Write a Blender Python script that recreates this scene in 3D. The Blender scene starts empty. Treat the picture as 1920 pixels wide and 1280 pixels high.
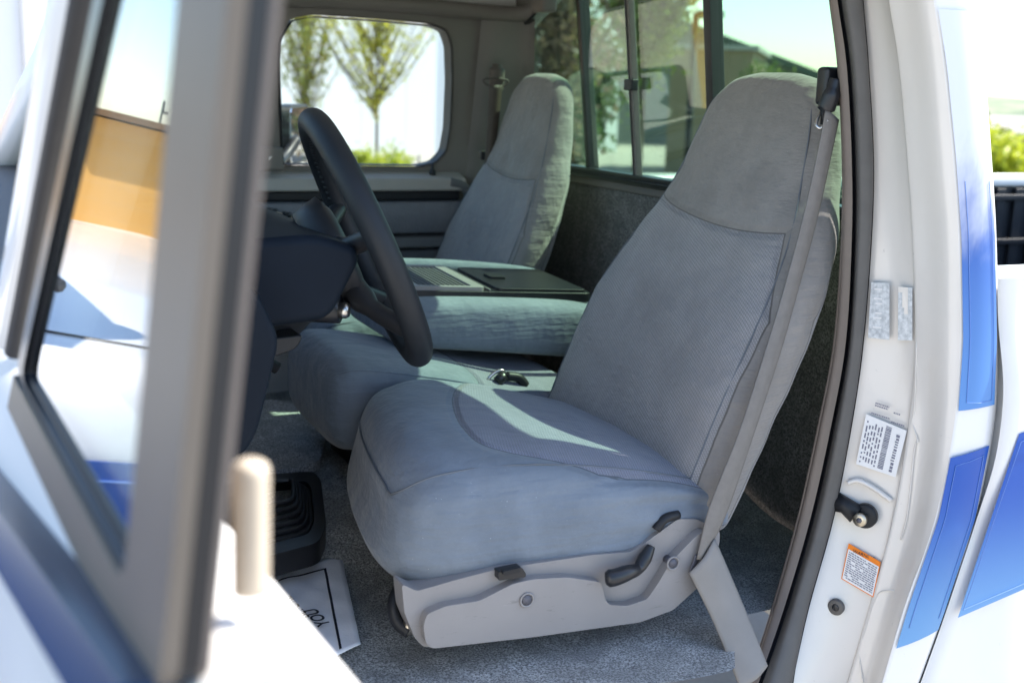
import bpy, bmesh, math, random
import numpy as np
from mathutils import Vector, Matrix
from mathutils.geometry import delaunay_2d_cdt
random.seed(7)
sc = bpy.context.scene
COL = sc.collection
R = math.radians

# ------------------------------------------------------------------ camera
FPX = 2200.; YAW = R(25); PITCH = R(12.06); ROLL = R(1.9); CAMH = 1.6
fw = np.array([math.sin(YAW)*math.cos(PITCH), math.cos(YAW)*math.cos(PITCH), -math.sin(PITCH)])
_r0 = np.array([math.cos(YAW), -math.sin(YAW), 0.]); _u0 = np.cross(_r0, fw)
RT = _r0*math.cos(ROLL)+_u0*math.sin(ROLL); UP = _u0*math.cos(ROLL)-_r0*math.sin(ROLL)
CAM = np.array([0, 0, CAMH])
cam = bpy.data.cameras.new('camera'); co = bpy.data.objects.new('camera', cam); COL.objects.link(co)
co.matrix_world = Matrix([[RT[0], UP[0], -fw[0], 0], [RT[1], UP[1], -fw[1], 0], [RT[2], UP[2], -fw[2], CAMH], [0, 0, 0, 1]])
cam.sensor_width = 36; cam.lens = FPX/1920*36; cam.clip_start = 0.02; cam.clip_end = 2000
cam.dof.use_dof = True; cam.dof.focus_distance = 1.75; cam.dof.aperture_fstop = 4.6
sc.camera = co

# ------------------------------------------------------------------ light
SUN = Vector((1.0, -0.075, 1.27)).normalized()
w = bpy.data.worlds.new('World'); sc.world = w; w.use_nodes = True
nt = w.node_tree; bg = nt.nodes['Background']
sky = nt.nodes.new('ShaderNodeTexSky'); sky.sky_type = 'NISHITA'; sky.sun_disc = False
sky.sun_elevation = math.asin(SUN.z); sky.sun_rotation = math.atan2(SUN.x, SUN.y)
sky.air_density = 1.0; sky.dust_density = 0.6; sky.ozone_density = 2.0
nt.links.new(sky.outputs[0], bg.inputs[0]); bg.inputs[1].default_value = 0.15
sl = bpy.data.lights.new('sun', 'SUN'); so = bpy.data.objects.new('sun', sl); COL.objects.link(so)
sl.energy = 4.5; sl.angle = R(0.55); sl.color = (1, .95, .87)
so.rotation_euler = SUN.to_track_quat('Z', 'Y').to_euler()
sc.view_settings.view_transform = 'Standard'; sc.view_settings.look = 'None'
sc.view_settings.exposure = 1.45; sc.view_settings.gamma = 1
sc.cycles.max_bounces = 10; sc.cycles.transparent_max_bounces = 16
sc.cycles.sample_clamp_indirect = 6; sc.cycles.use_denoising = True
sc.cycles.caustics_reflective = False; sc.cycles.caustics_refractive = False

# ------------------------------------------------------------------ helpers
def ray(px, py): return fw+RT*(px-960)/FPX-UP*(py-640)/FPX
def P(px, py, **k):
    """point of the place seen at (px,py) of the 1920x1280 frame on the plane x=, y= or z="""
    d = ray(px, py); t = 1
    for a, i in (('x', 0), ('y', 1), ('z', 2)):
        if a in k: t = (k[a]-CAM[i])/d[i]
    return CAM+d*t
def PF(px, py, f, ax):
    v = f(1.4)
    for _ in range(6):
        p = P(px, py, **{ax: v}); v = f(p[2])
    return P(px, py, **{ax: v})

class V:
    def __init__(s, t, o): s.t = t; s.o = o
    def _m(s, op, b=None, c=None):
        n = s.t.nodes.new('ShaderNodeMath'); n.operation = op
        for i, q in enumerate((s, b, c)):
            if q is None: continue
            if isinstance(q, V): s.t.links.new(q.o, n.inputs[i])
            else: n.inputs[i].default_value = q
        return V(s.t, n.outputs[0])
    def __add__(s, b): return s._m('ADD', b)
    def __sub__(s, b): return s._m('SUBTRACT', b)
    def __mul__(s, b): return s._m('MULTIPLY', b)
    def __truediv__(s, b): return s._m('DIVIDE', b)
    def lt(s, b): return s._m('LESS_THAN', b)
    def gt(s, b): return s._m('GREATER_THAN', b)
    def mn(s, b): return s._m('MINIMUM', b)
    def mx(s, b): return s._m('MAXIMUM', b)
    def abs(s): return s._m('ABSOLUTE')
    def sin(s): return s._m('SINE')
    def pow(s, b): return s._m('POWER', b)
    def step(s, a, b):
        n = s.t.nodes.new('ShaderNodeMapRange'); n.interpolation_type = 'SMOOTHSTEP'
        s.t.links.new(s.o, n.inputs[0]); n.inputs[1].default_value = a; n.inputs[2].default_value = b
        return V(s.t, n.outputs[0])
class M:
    """small material builder"""
    def __init__(s, name, col=(.5, .5, .5), rough=.6, metal=0, spec=.5):
        s.m = bpy.data.materials.new(name); s.m.use_nodes = True; s.t = s.m.node_tree
        s.b = s.t.nodes['Principled BSDF']; s.col(col); s.b.inputs['Roughness'].default_value = rough
        s.b.inputs['Metallic'].default_value = metal; s.b.inputs['Specular IOR Level'].default_value = spec
        s.bumpn = None
    def n(s, typ, **k):
        x = s.t.nodes.new(typ)
        for a, v in k.items(): setattr(x, a, v)
        return x
    def set(s, name, v):
        if isinstance(v, V): s.t.links.new(v.o, s.b.inputs[name])
        else: s.b.inputs[name].default_value = v
    def col(s, c):
        if isinstance(c, V): s.t.links.new(c.o, s.b.inputs['Base Color'])
        else: s.b.inputs['Base Color'].default_value = (*c, 1)
    def xyz(s, kind='Object'):
        tc = s.n('ShaderNodeTexCoord'); sp = s.n('ShaderNodeSeparateXYZ'); s.t.links.new(tc.outputs[kind], sp.inputs[0])
        return [V(s.t, sp.outputs[i]) for i in range(3)]
    def coord(s, scale=(1, 1, 1), rot=(0, 0, 0)):
        tc = s.n('ShaderNodeTexCoord'); mp = s.n('ShaderNodeMapping'); mp.inputs['Scale'].default_value = scale; mp.inputs['Rotation'].default_value = rot
        s.t.links.new(tc.outputs['Object'], mp.inputs[0]); return mp.outputs[0]
    def noise(s, scale=5, detail=3, rough=.5, vec=None, st=(1, 1, 1)):
        x = s.n('ShaderNodeTexNoise'); x.inputs['Scale'].default_value = scale; x.inputs['Detail'].default_value = detail; x.inputs['Roughness'].default_value = rough
        s.t.links.new(vec if vec is not None else s.coord(st), x.inputs['Vector']); return V(s.t, x.outputs[0])
    def vor(s, scale, st=(1, 1, 1)):
        x = s.n('ShaderNodeTexVoronoi'); x.inputs['Scale'].default_value = scale
        s.t.links.new(s.coord(st), x.inputs['Vector']); return V(s.t, x.outputs['Distance'])
    def mix(s, f, a, b):
        x = s.n('ShaderNodeMix', data_type='RGBA')
        if isinstance(f, V): s.t.links.new(f.o, x.inputs[0])
        else: x.inputs[0].default_value = f
        for i, q in ((6, a), (7, b)):
            if isinstance(q, V): s.t.links.new(q.o, x.inputs[i])
            else: x.inputs[i].default_value = (*q, 1)
        return V(s.t, x.outputs[2])
    def bump(s, h, strength=.3, dist=.002):
        x = s.n('ShaderNodeBump'); x.inputs['Strength'].default_value = strength; x.inputs['Distance'].default_value = dist
        s.t.links.new(h.o, x.inputs['Height'])
        if s.bumpn: s.t.links.new(s.bumpn, x.inputs['Normal'])
        s.bumpn = x.outputs[0]; s.t.links.new(x.outputs[0], s.b.inputs['Normal'])
def simple(name, col, rough=.6, metal=0, spec=.5, var=.06, vs=30, grain=0, gs=900, gd=.0006, scuff=0):
    m = M(name, col, rough, metal, spec)
    if var:
        f = m.noise(vs, 4, .6)
        c = m.mix(f, tuple(c*(1-var*2) for c in col), tuple(min(1, c*(1+var*2)) for c in col))
        if scuff:
            c = m.mix(m.noise(55, 5, .8, st=(.35, 1, 1.6)).step(.60, .70)*scuff, c, tuple(q*.45 for q in col))
            c = m.mix(m.noise(90, 5, .8, st=(.2, 1, 2.5)).step(.66, .74)*scuff, c, tuple(min(1, q*1.7) for q in col))
        m.col(c)
    if grain: m.bump(m.noise(gs, 2), grain, gd)
    return m.m

def glass(name, tint, base=.04, gloss=1.0, wav=0):
    m = M(name); t = m.t; t.nodes.remove(m.b)
    tr = m.n('ShaderNodeBsdfTransparent'); tr.inputs[0].default_value = (*tint, 1)
    gl = m.n('ShaderNodeBsdfGlossy'); gl.inputs['Roughness'].default_value = 0.0; gl.inputs[0].default_value = (.95, .97, 1, 1)
    fr = m.n('ShaderNodeLayerWeight'); fr.inputs[0].default_value = .5
    f = (V(t, fr.outputs['Facing']).pow(5)*.96+.04)*gloss+base
    mx = m.n('ShaderNodeMixShader'); t.links.new(f.mn(.95).o, mx.inputs[0])
    t.links.new(tr.outputs[0], mx.inputs[1]); t.links.new(gl.outputs[0], mx.inputs[2])
    t.links.new(mx.outputs[0], t.nodes['Material Output'].inputs[0]); return m.m

# ------------------------------------------------------------------ materials
def fabric(name, plain, insert=None, mask=None, sign=1):
    """seat cloth: plain velour with a woven centre panel where mask(x,y,z) > 0"""
    m = M(name, plain, .93, 0, .15)
    x, y, z = m.xyz()
    big = m.noise(9, 4, .6); fine = m.noise(260, 3, .7); wx = m.noise(24, 3, .6); x = x+wx*.0035; y = y+m.noise(19, 3, .6)*.0035; lint = m.noise(420, 2, .4).step(.74, .80); soil = m.noise(4.5, 5, .65).step(.50, .72)
    pa = m.mix(big.step(.3, .7), tuple(c*.84 for c in plain), tuple(c*1.1 for c in plain))
    pa = m.mix(fine*.35, pa, tuple(c*.6 for c in plain))
    pa = m.mix(soil*.30, pa, tuple(c*q for c, q in zip(plain, (.74, .70, .64))))
    pa = m.mix(lint*.5, pa, (.6, .6, .6))
    m.b.inputs['Sheen Weight'].default_value = .25; m.b.inputs['Sheen Roughness'].default_value = .5
    h = fine*.6
    if insert:
        k = mask(x, y, z, m)
        wv = ((x*1700+y*260).sin()*(y*1500+z*1000).sin()+1)*.5       # small two-tone weave
        wv2 = ((x*1500-y*520+z*700).sin()+1)*.5
        wp = (wv*.6+wv2*.4).step(.2, .8)
        wp = wp*(m.noise(7, 3, .6).step(.2, .7)*.6+.4); ins = m.mix(wp, tuple(c*.74 for c in insert), tuple(c*1.25 for c in insert))
        ins = m.mix(big.step(.3, .7)*.3, ins, tuple(c*.7 for c in insert)); ins = m.mix(soil*.35, ins, tuple(c*.62 for c in insert)); ins = m.mix(lint*.4, ins, (.6, .6, .6))
        inside = k.step(-.0006, .0006)
        seam = k.abs().step(.0003, .0018)                            # 0 on the stitched seam
        c = m.mix(inside, pa, ins)
        c = m.mix(seam, tuple(q*.42 for q in plain), c)
        m.col(c)
        m.bump(k.abs().step(.0, .012), .9, .006)
        h = h+wp*inside*1.2
        m.bump(h, .35, .0012)
    else:
        m.col(pa); m.bump(h, .3, .001)
    m.bump(m.noise(14, 3, .5), .6, .016); m.bump(m.noise(55, 2, .5, st=(1, 1, 2.2)), .25, .004); m.bump(m.noise(26, 3, .55, st=(.3, .8, 2.6)), .55, .007)
    return m

PLAIN = (.19, .225, .272); INS = (.215, .225, .275)
def mask_cush(x, y, z, m):   # woven centre: starts on a curve ahead of the backrest
    cy = y-1.62
    d = y-1.41
    edge = d*d*.85+.622
    a = x-edge
    b = y-1.368-((x*-1+.78).mx(0.0))*.35
    c = (y*-1)+1.879
    return a._m('SMOOTH_MIN', b*1.0, .07).mn(c)
def mask_back(x, y, z, m):   # woven centre of the backrest under the plain head part
    cy = y-1.60
    e = cy+.07
    top = e*e*.50+1.398
    a = (z*-1)+top
    zz = (z-1.28).mx(0.0)
    c = (y*-1)+1.864-zz*.45
    b = y-1.374-zz*.35
    return a.mn(b).mn(c)
MAT = {}
MAT['cush'] = fabric('woven cushion cloth', PLAIN, INS, mask_cush).m
MAT['back'] = fabric('woven backrest cloth', (.275, .258, .242), (.305, .298, .30), mask_back).m
MAT['plain'] = fabric('plain velour', PLAIN).m
MAT['plainblue'] = fabric('plain velour bench', (.18, .215, .26)).m
def mesh_ins():
    m = fabric('woven bench cloth', (.18, .215, .26), INS, lambda x, y, z, m: (x-.82)); return m.m
MAT['jump'] = mesh_ins()
MAT['plastic'] = simple('grey moulded plastic', (.245, .235, .235), .45, 0, .45, .09, 7, .5, 1100, .0006, .45)
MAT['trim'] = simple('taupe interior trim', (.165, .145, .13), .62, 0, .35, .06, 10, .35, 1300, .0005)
MAT['trimsunlit'] = simple('sunlit taupe trim', (.36, .33, .30), .6, 0, .35, .05, 10, .35, 1300, .0005)  # taupe made paler: sunlight on the far door ledge put into the colour
MAT['trimgrey'] = simple('grey door trim', (.12, .118, .12), .55, 0, .4, .06, 14, .3, 1300, .0005)
MAT['leatherette'] = simple('grained vinyl', (.16, .16, .175), .5, 0, .5, .08, 30, .9, 170, .003)
MAT['dark'] = simple('dark plastic', (.018, .019, .022), .45, 0, .3, .1, 20, .25, 1200, .0004)
MAT['black'] = simple('black plastic', (.014, .015, .018), .35, 0, .5, .1, 20)
MAT['dash'] = simple('navy dash plastic', (.006, .010, .017), .6, 0, .12, .15, 12, .3, 900, .0005)
MAT['wheel'] = simple('wheel vinyl', (.014, .017, .021), .5, 0, .3, .1, 20, .35, 700, .0005)
MAT['rubber'] = simple('dark rubber', (.045, .043, .043), .6, 0, .35, .12, 25, .2, 600, .0006)
MAT['rubber2'] = simple('grey rubber seal', (.10, .095, .09), .5, 0, .45, .12, 25, .2, 600, .0006)
MAT['tanlip'] = simple('tan trim lip', (.17, .14, .12), .45, 0, .5, .08, 20)
MAT['strap'] = simple('belt webbing', (.20, .185, .17), .8, 0, .2, .1, 60, .6, 500, .0006)
MAT['sleeve'] = simple('belt sleeve', (.24, .225, .21), .6, 0, .35, .06, 25, .15, 700, .0004)
MAT['metal'] = simple('bright steel', (.55, .53, .5), .28, 1, .5, .08, 60)
MAT['brass'] = simple('worn striker steel', (.52, .47, .38), .35, 1, .5, .15, 200)
MAT['headliner'] = simple('headliner cloth', (.80, .76, .70), .95, 0, .1, .04, 10, .4, 700, .0006)
MAT['glassr'] = glass('green tinted glass', (.68, .83, .71), .035, 1.4)
MAT['glassc'] = glass('clear side glass', (.9, .95, .93), .0, 1.0)
MAT['glassd'] = glass('door glass', (.42, .48, .47), .04, 1.3)
MAT['mirror'] = simple('mirror glass', (.9, .9, .9), .02, 1, .5, 0)
MAT['creaseless'] = simple('white label', (.78, .77, .76), .5, 0, .3, .03, 60)
MAT['cream'] = simple('cream trim', (.52, .44, .34), .45, 0, .5, .05, 30)
MAT['ink'] = simple('black ink', (.02, .02, .03), .6, 0, .3, 0)
MAT['inkgrey'] = simple('faded grey ink', (.20, .20, .25), .7, 0, .2, .1, 300)
MAT['inkblue'] = simple('faded blue label', (.58, .65, .70), .7, 0, .2, .35, 160)
MAT['orange'] = simple('orange label band', (.85, .22, .01), .5, 0, .3, .03, 60)
MAT['farbelt'] = simple('brown belt trim', (.085, .07, .058), .6, 0, .3)
MAT['thread'] = simple('grey piping', (.15, .165, .185), .8, 0, .2)
MAT['screw'] = simple('recess plastic', (.10, .10, .12), .5, 0, .4, .1, 50)
def paint(name, col, extra=None):
    m = M(name, col, .28, 0, .5); m.b.inputs['Coat Weight'].default_value = .6; m.b.inputs['Coat Roughness'].default_value = .06
    d = m.noise(6, 5, .6).step(.35, .75)
    c = m.mix(d*.25, col, tuple(q*.86 for q in col))
    dirt = m.noise(70, 4, .7).step(.66, .76); grime = m.noise(5, 6, .75, st=(1, 1, .35)).step(.52, .72)
    c = m.mix(grime*.30, c, tuple(q*w for q, w in zip(col, (.80, .76, .70))))
    m.col(m.mix(dirt*.35, c, tuple(q*.5 for q in col)))
    m.bump(m.noise(3, 2), .15, .01)
    return m.m
MAT['white'] = paint('white body paint', (.80, .79, .775))
MAT['jamb'] = paint('white jamb paint', (.72, .68, .63))
def stripe(name, z0, z1, up=(.012, .085, .40), lo=(.15, .34, .60), fade=False):
    m = M(name, up, .3, 0, .35); m.b.inputs['Coat Weight'].default_value = .15
    x, y, z = m.xyz()
    t = ((z-z0)/(z1-z0))
    wob = m.noise(16, 4, .6, st=(1, 1, .45))
    c = m.mix(t.step(0, .85), lo, up)
    if fade:
        c = m.mix((t+wob*.55).step(.72, 1.12), c, (.72, .74, .80))
    m.col(c); return m.m
MAT['stripeU'] = stripe('upper stripe vinyl', 1.175, 1.62, (.016, .085, .42), (.10, .26, .58), True)
MAT['stripeL'] = stripe('lower stripe vinyl', .80, 1.12)
MAT['pin'] = simple('pinstripe vinyl', (.14, .26, .60), .35, 0, .5, 0)
def carpet(name, a, b, sc_=1):
    m = M(name, a, .97, 0, .1)
    n1 = m.noise(330*sc_, 4, .75); n2 = m.noise(22, 4, .6); n3 = m.noise(110*sc_, 3, .6)
    c = m.mix(n1.step(.36, .66), tuple(q*.35 for q in a), b)
    m.col(m.mix(n2.step(.3, .7)*.55, c, tuple(q*.5 for q in a)))
    m.bump(n1*.7+n3*.6, 1.0, .006); return m.m
MAT['carpet'] = carpet('grey loop carpet', (.42, .43, .43), (.78, .80, .80))
MAT['carpetd'] = carpet('dark back panel carpet', (.26, .245, .23), (.42, .395, .37), .8)

# ------------------------------------------------------------------ mesh builders
ROOT_LOC = Vector((.7, 2.12, 0))
TRUCK = bpy.data.objects.new('pickup_truck', None); COL.objects.link(TRUCK); TRUCK.location = ROOT_LOC
TRUCK['label'] = 'white pickup truck with blue stripes, driver door open on its grey cloth seats'
TRUCK['category'] = 'pickup truck'
def ob(name, verts, faces, mat, parent=None, smooth=True, label=None, bevel=0, segs=2, sub=0, solid=0, props=None, autosm=None):
    me = bpy.data.meshes.new(name); me.from_pydata([tuple(float(c) for c in v) for v in verts], [], faces); me.update()
    bm = bmesh.new(); bm.from_mesh(me); bmesh.ops.recalc_face_normals(bm, faces=bm.faces); bm.to_mesh(me); bm.free()
    for m in (mat if isinstance(mat, list) else [mat]): me.materials.append(m)
    for p in me.polygons: p.use_smooth = smooth
    o = bpy.data.objects.new(name, me); COL.objects.link(o)
    if parent is not None:
        o.parent = parent
        if parent is TRUCK: o.location = -ROOT_LOC
    if autosm is not None and smooth: me.set_sharp_from_angle(angle=R(autosm))
    if solid:
        s = o.modifiers.new('s', 'SOLIDIFY'); s.thickness = solid; s.offset = 0
    if bevel:
        b = o.modifiers.new('b', 'BEVEL'); b.width = bevel; b.segments = segs; b.limit_method = 'ANGLE'; b.angle_limit = R(35)
        if smooth is False:
            for p in me.polygons: p.use_smooth = True
        o.modifiers.new('w', 'WEIGHTED_NORMAL')
    if sub:
        s = o.modifiers.new('u', 'SUBSURF'); s.levels = sub; s.render_levels = sub
    if label: o['label'] = label
    for k, v in (props or {}).items(): o[k] = v
    return o
class G:
    """geometry collector for one mesh"""
    def __init__(s): s.v = []; s.f = []
    def add(s, v, f):
        n = len(s.v); s.v += [tuple(map(float, q)) for q in v]; s.f += [tuple(i+n for i in q) for q in f]; return s
    def box(s, x0, x1, y0, y1, z0, z1):
        return s.add([(x0, y0, z0), (x1, y0, z0), (x1, y1, z0), (x0, y1, z0), (x0, y0, z1), (x1, y0, z1), (x1, y1, z1), (x0, y1, z1)],
                     [(0, 3, 2, 1), (4, 5, 6, 7), (0, 1, 5, 4), (1, 2, 6, 5), (2, 3, 7, 6), (3, 0, 4, 7)])
    def tube(s, pts, r, n=10, closed=False):
        pts = [Vector(p) for p in pts]; m = len(pts); rr = r if hasattr(r, '__len__') else [r]*m
        vs = []; prev = None
        for i, p in enumerate(pts):
            a = pts[(i-1) % m] if (closed or i) else p; b = pts[(i+1) % m] if (closed or i < m-1) else p
            t = (b-a).normalized()
            if prev is None:
                u = t.cross(Vector((0, 0, 1)));
                if u.length < .05: u = t.cross(Vector((0, 1, 0)))
            else: u = prev-t*prev.dot(t)
            u.normalize(); prev = u; q = t.cross(u)
            for k in range(n):
                an = 2*math.pi*k/n; vs.append(p+(u*math.cos(an)+q*math.sin(an))*rr[i])
        fs = []
        for i in range(m if closed else m-1):
            j = (i+1) % m
            for k in range(n): fs.append((i*n+k, i*n+(k+1) % n, j*n+(k+1) % n, j*n+k))
        if not closed: fs += [tuple(range(n))[::-1], tuple(range((m-1)*n, m*n))]
        return s.add(vs, fs)
    def cyl(s, a, b, r, n=20): return s.tube([a, b], r, n)
    def ob(s, name, mat, parent=None, **k): return ob(name, s.v, s.f, mat, parent, **k)
def catmull(pts, per=8, closed=False):
    pts = [np.array(p, float) for p in pts]; n = len(pts); out = []
    for i in range(n if closed else n-1):
        g = lambda j: pts[j % n] if closed else pts[max(0, min(n-1, j))]
        p0, p1, p2, p3 = g(i-1), g(i), g(i+1), g(i+2)
        for k in range(per):
            t = k/per
            out.append(.5*((2*p1)+(-p0+p2)*t+(2*p0-5*p1+4*p2-p3)*t*t+(-p0+3*p1-3*p2+p3)*t**3))
    if not closed: out.append(pts[-1])
    return out
def slab(name, outer, holes, fn, d0, d1, mat, parent=None, inset=0, **k):
    """plate with holes: outline in (a,b); fn(a,b,d)->xyz gives the surface, d its depth"""
    pts = []; edges = []; rings = [outer]+list(holes)
    for r in rings:
        n0 = len(pts); pts += [Vector(p[:2]) for p in r]; edges += [(n0+i, n0+(i+1) % len(r)) for i in range(len(r))]
    vs, es, fs, ov, oe, of = delaunay_2d_cdt(pts, edges, [], 0, 1e-7)
    def inside(p, r):
        c = False
        for i in range(len(r)):
            x1, y1 = r[i][:2]; x2, y2 = r[i-1][:2]
            if (y1 > p[1]) != (y2 > p[1]) and p[0] < (x2-x1)*(p[1]-y1)/(y2-y1)+x1: c = not c
        return c
    keep = []
    for f in fs:
        c = sum((vs[i] for i in f), Vector((0, 0)))/len(f)
        if inside(c, outer) and not any(inside(c, h) for h in holes): keep.append(tuple(f))
    n = len(vs)
    V3 = [fn(v[0], v[1], d0) for v in vs]+[fn(v[0], v[1], d1) for v in vs]
    F = [f for f in keep]+[tuple(i+n for i in f[::-1]) for f in keep]
    cnt = {}
    for f in keep:
        for i in range(len(f)):
            e = (f[i], f[(i+1) % len(f)]); cnt[frozenset(e)] = cnt.get(frozenset(e), [])+[e]
    for e in cnt.values():
        if len(e) == 1: a, b = e[0]; F.append((b, a, a+n, b+n))
    k.setdefault('smooth', False)
    return ob(name, V3, F, mat, parent, **k)
def rrect(a0, a1, b0, b1, r, n=6):
    out = []
    rs = r if hasattr(r, '__len__') else (r,)*4
    for (cx, cy, st, rr) in ((a1-rs[0], b1-rs[0], 0, rs[0]), (a0+rs[1], b1-rs[1], 90, rs[1]), (a0+rs[2], b0+rs[2], 180, rs[2]), (a1-rs[3], b0+rs[3], 270, rs[3])):
        for i in range(n+1):
            an = R(st+90*i/n); out.append((cx+rr*math.cos(an), cy+rr*math.sin(an)))
    return out
def roundpoly(pts, r, n=5):
    out = []; m = len(pts)
    rs = r if hasattr(r, '__len__') else [r]*m
    for i in range(m):
        p = Vector(pts[i][:2]); a = Vector(pts[i-1][:2])-p; b = Vector(pts[(i+1) % m][:2])-p
        rr = min(rs[i], a.length*.45, b.length*.45)
        A = p+a.normalized()*rr; B = p+b.normalized()*rr
        for k in range(n+1):
            t = k/n; q = A*(1-t)**2+p*2*t*(1-t)+B*t*t; out.append((q.x, q.y))
    return out
def ribbon(name, curves, mat, parent=None, per=6, **k):
    """surface lofted through a set of 3-D curves with equal point counts"""
    cs = [catmull(c, per) for c in curves]; n = len(cs[0]); m = len(cs); v = []; f = []
    for i in range(n):
        col = catmull([c[i] for c in cs], 4) if m > 2 else [cs[0][i], cs[1][i]]
        v += [tuple(p) for p in col]; w_ = len(col)
    for i in range(n-1):
        for j in range(w_-1): f.append((i*w_+j, i*w_+j+1, (i+1)*w_+j+1, (i+1)*w_+j))
    return ob(name, v, f, mat, parent, **k)
def sup(t, e):
    return math.copysign(abs(t)**(2/e), t)
def loft(name, secs, fn, mat, parent=None, nr=72, per=5, e=(4, 4), disp=None, **k):
    """rounded body through sections; each section = tuple handed to fn(section, cos, sin)->xyz"""
    S = catmull(secs, per); v = []; f = []
    for si, s_ in enumerate(S):
        for i in range(nr):
            a = 2*math.pi*i/nr; c, q = sup(math.cos(a), e[0]), sup(math.sin(a), e[1])
            p = fn(s_, c, q)
            if disp: p = disp(p, si/(len(S)-1), a)
            v.append(p)
    for i in range(len(S)-1):
        for j in range(nr): f.append((i*nr+j, i*nr+(j+1) % nr, (i+1)*nr+(j+1) % nr, (i+1)*nr+j))
    # caps closed by a fan to keep normals round
    for base, s_ in ((0, S[0]), ((len(S)-1)*nr, S[-1])):
        c = np.mean([v[base+j] for j in range(nr)], axis=0); v.append(tuple(c)); ci = len(v)-1
        for j in range(nr): f.append((base+j, base+(j+1) % nr, ci))
    return ob(name, v, f, mat, parent, **k)

# ==================================================================== THE TRUCK
PASS_Y = 2.86
def pw(z): return PASS_Y-.20*max(0, z-1.39)       # passenger side inner wall leans in above the belt
def rw(z): return 1.35-.12*max(0, z-1.4)                # rear wall leans forward
def fpass(a, b, d): return (a, pw(b)+d, b)
def frear(a, b, d): return (rw(b)+d, a, b)

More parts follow.
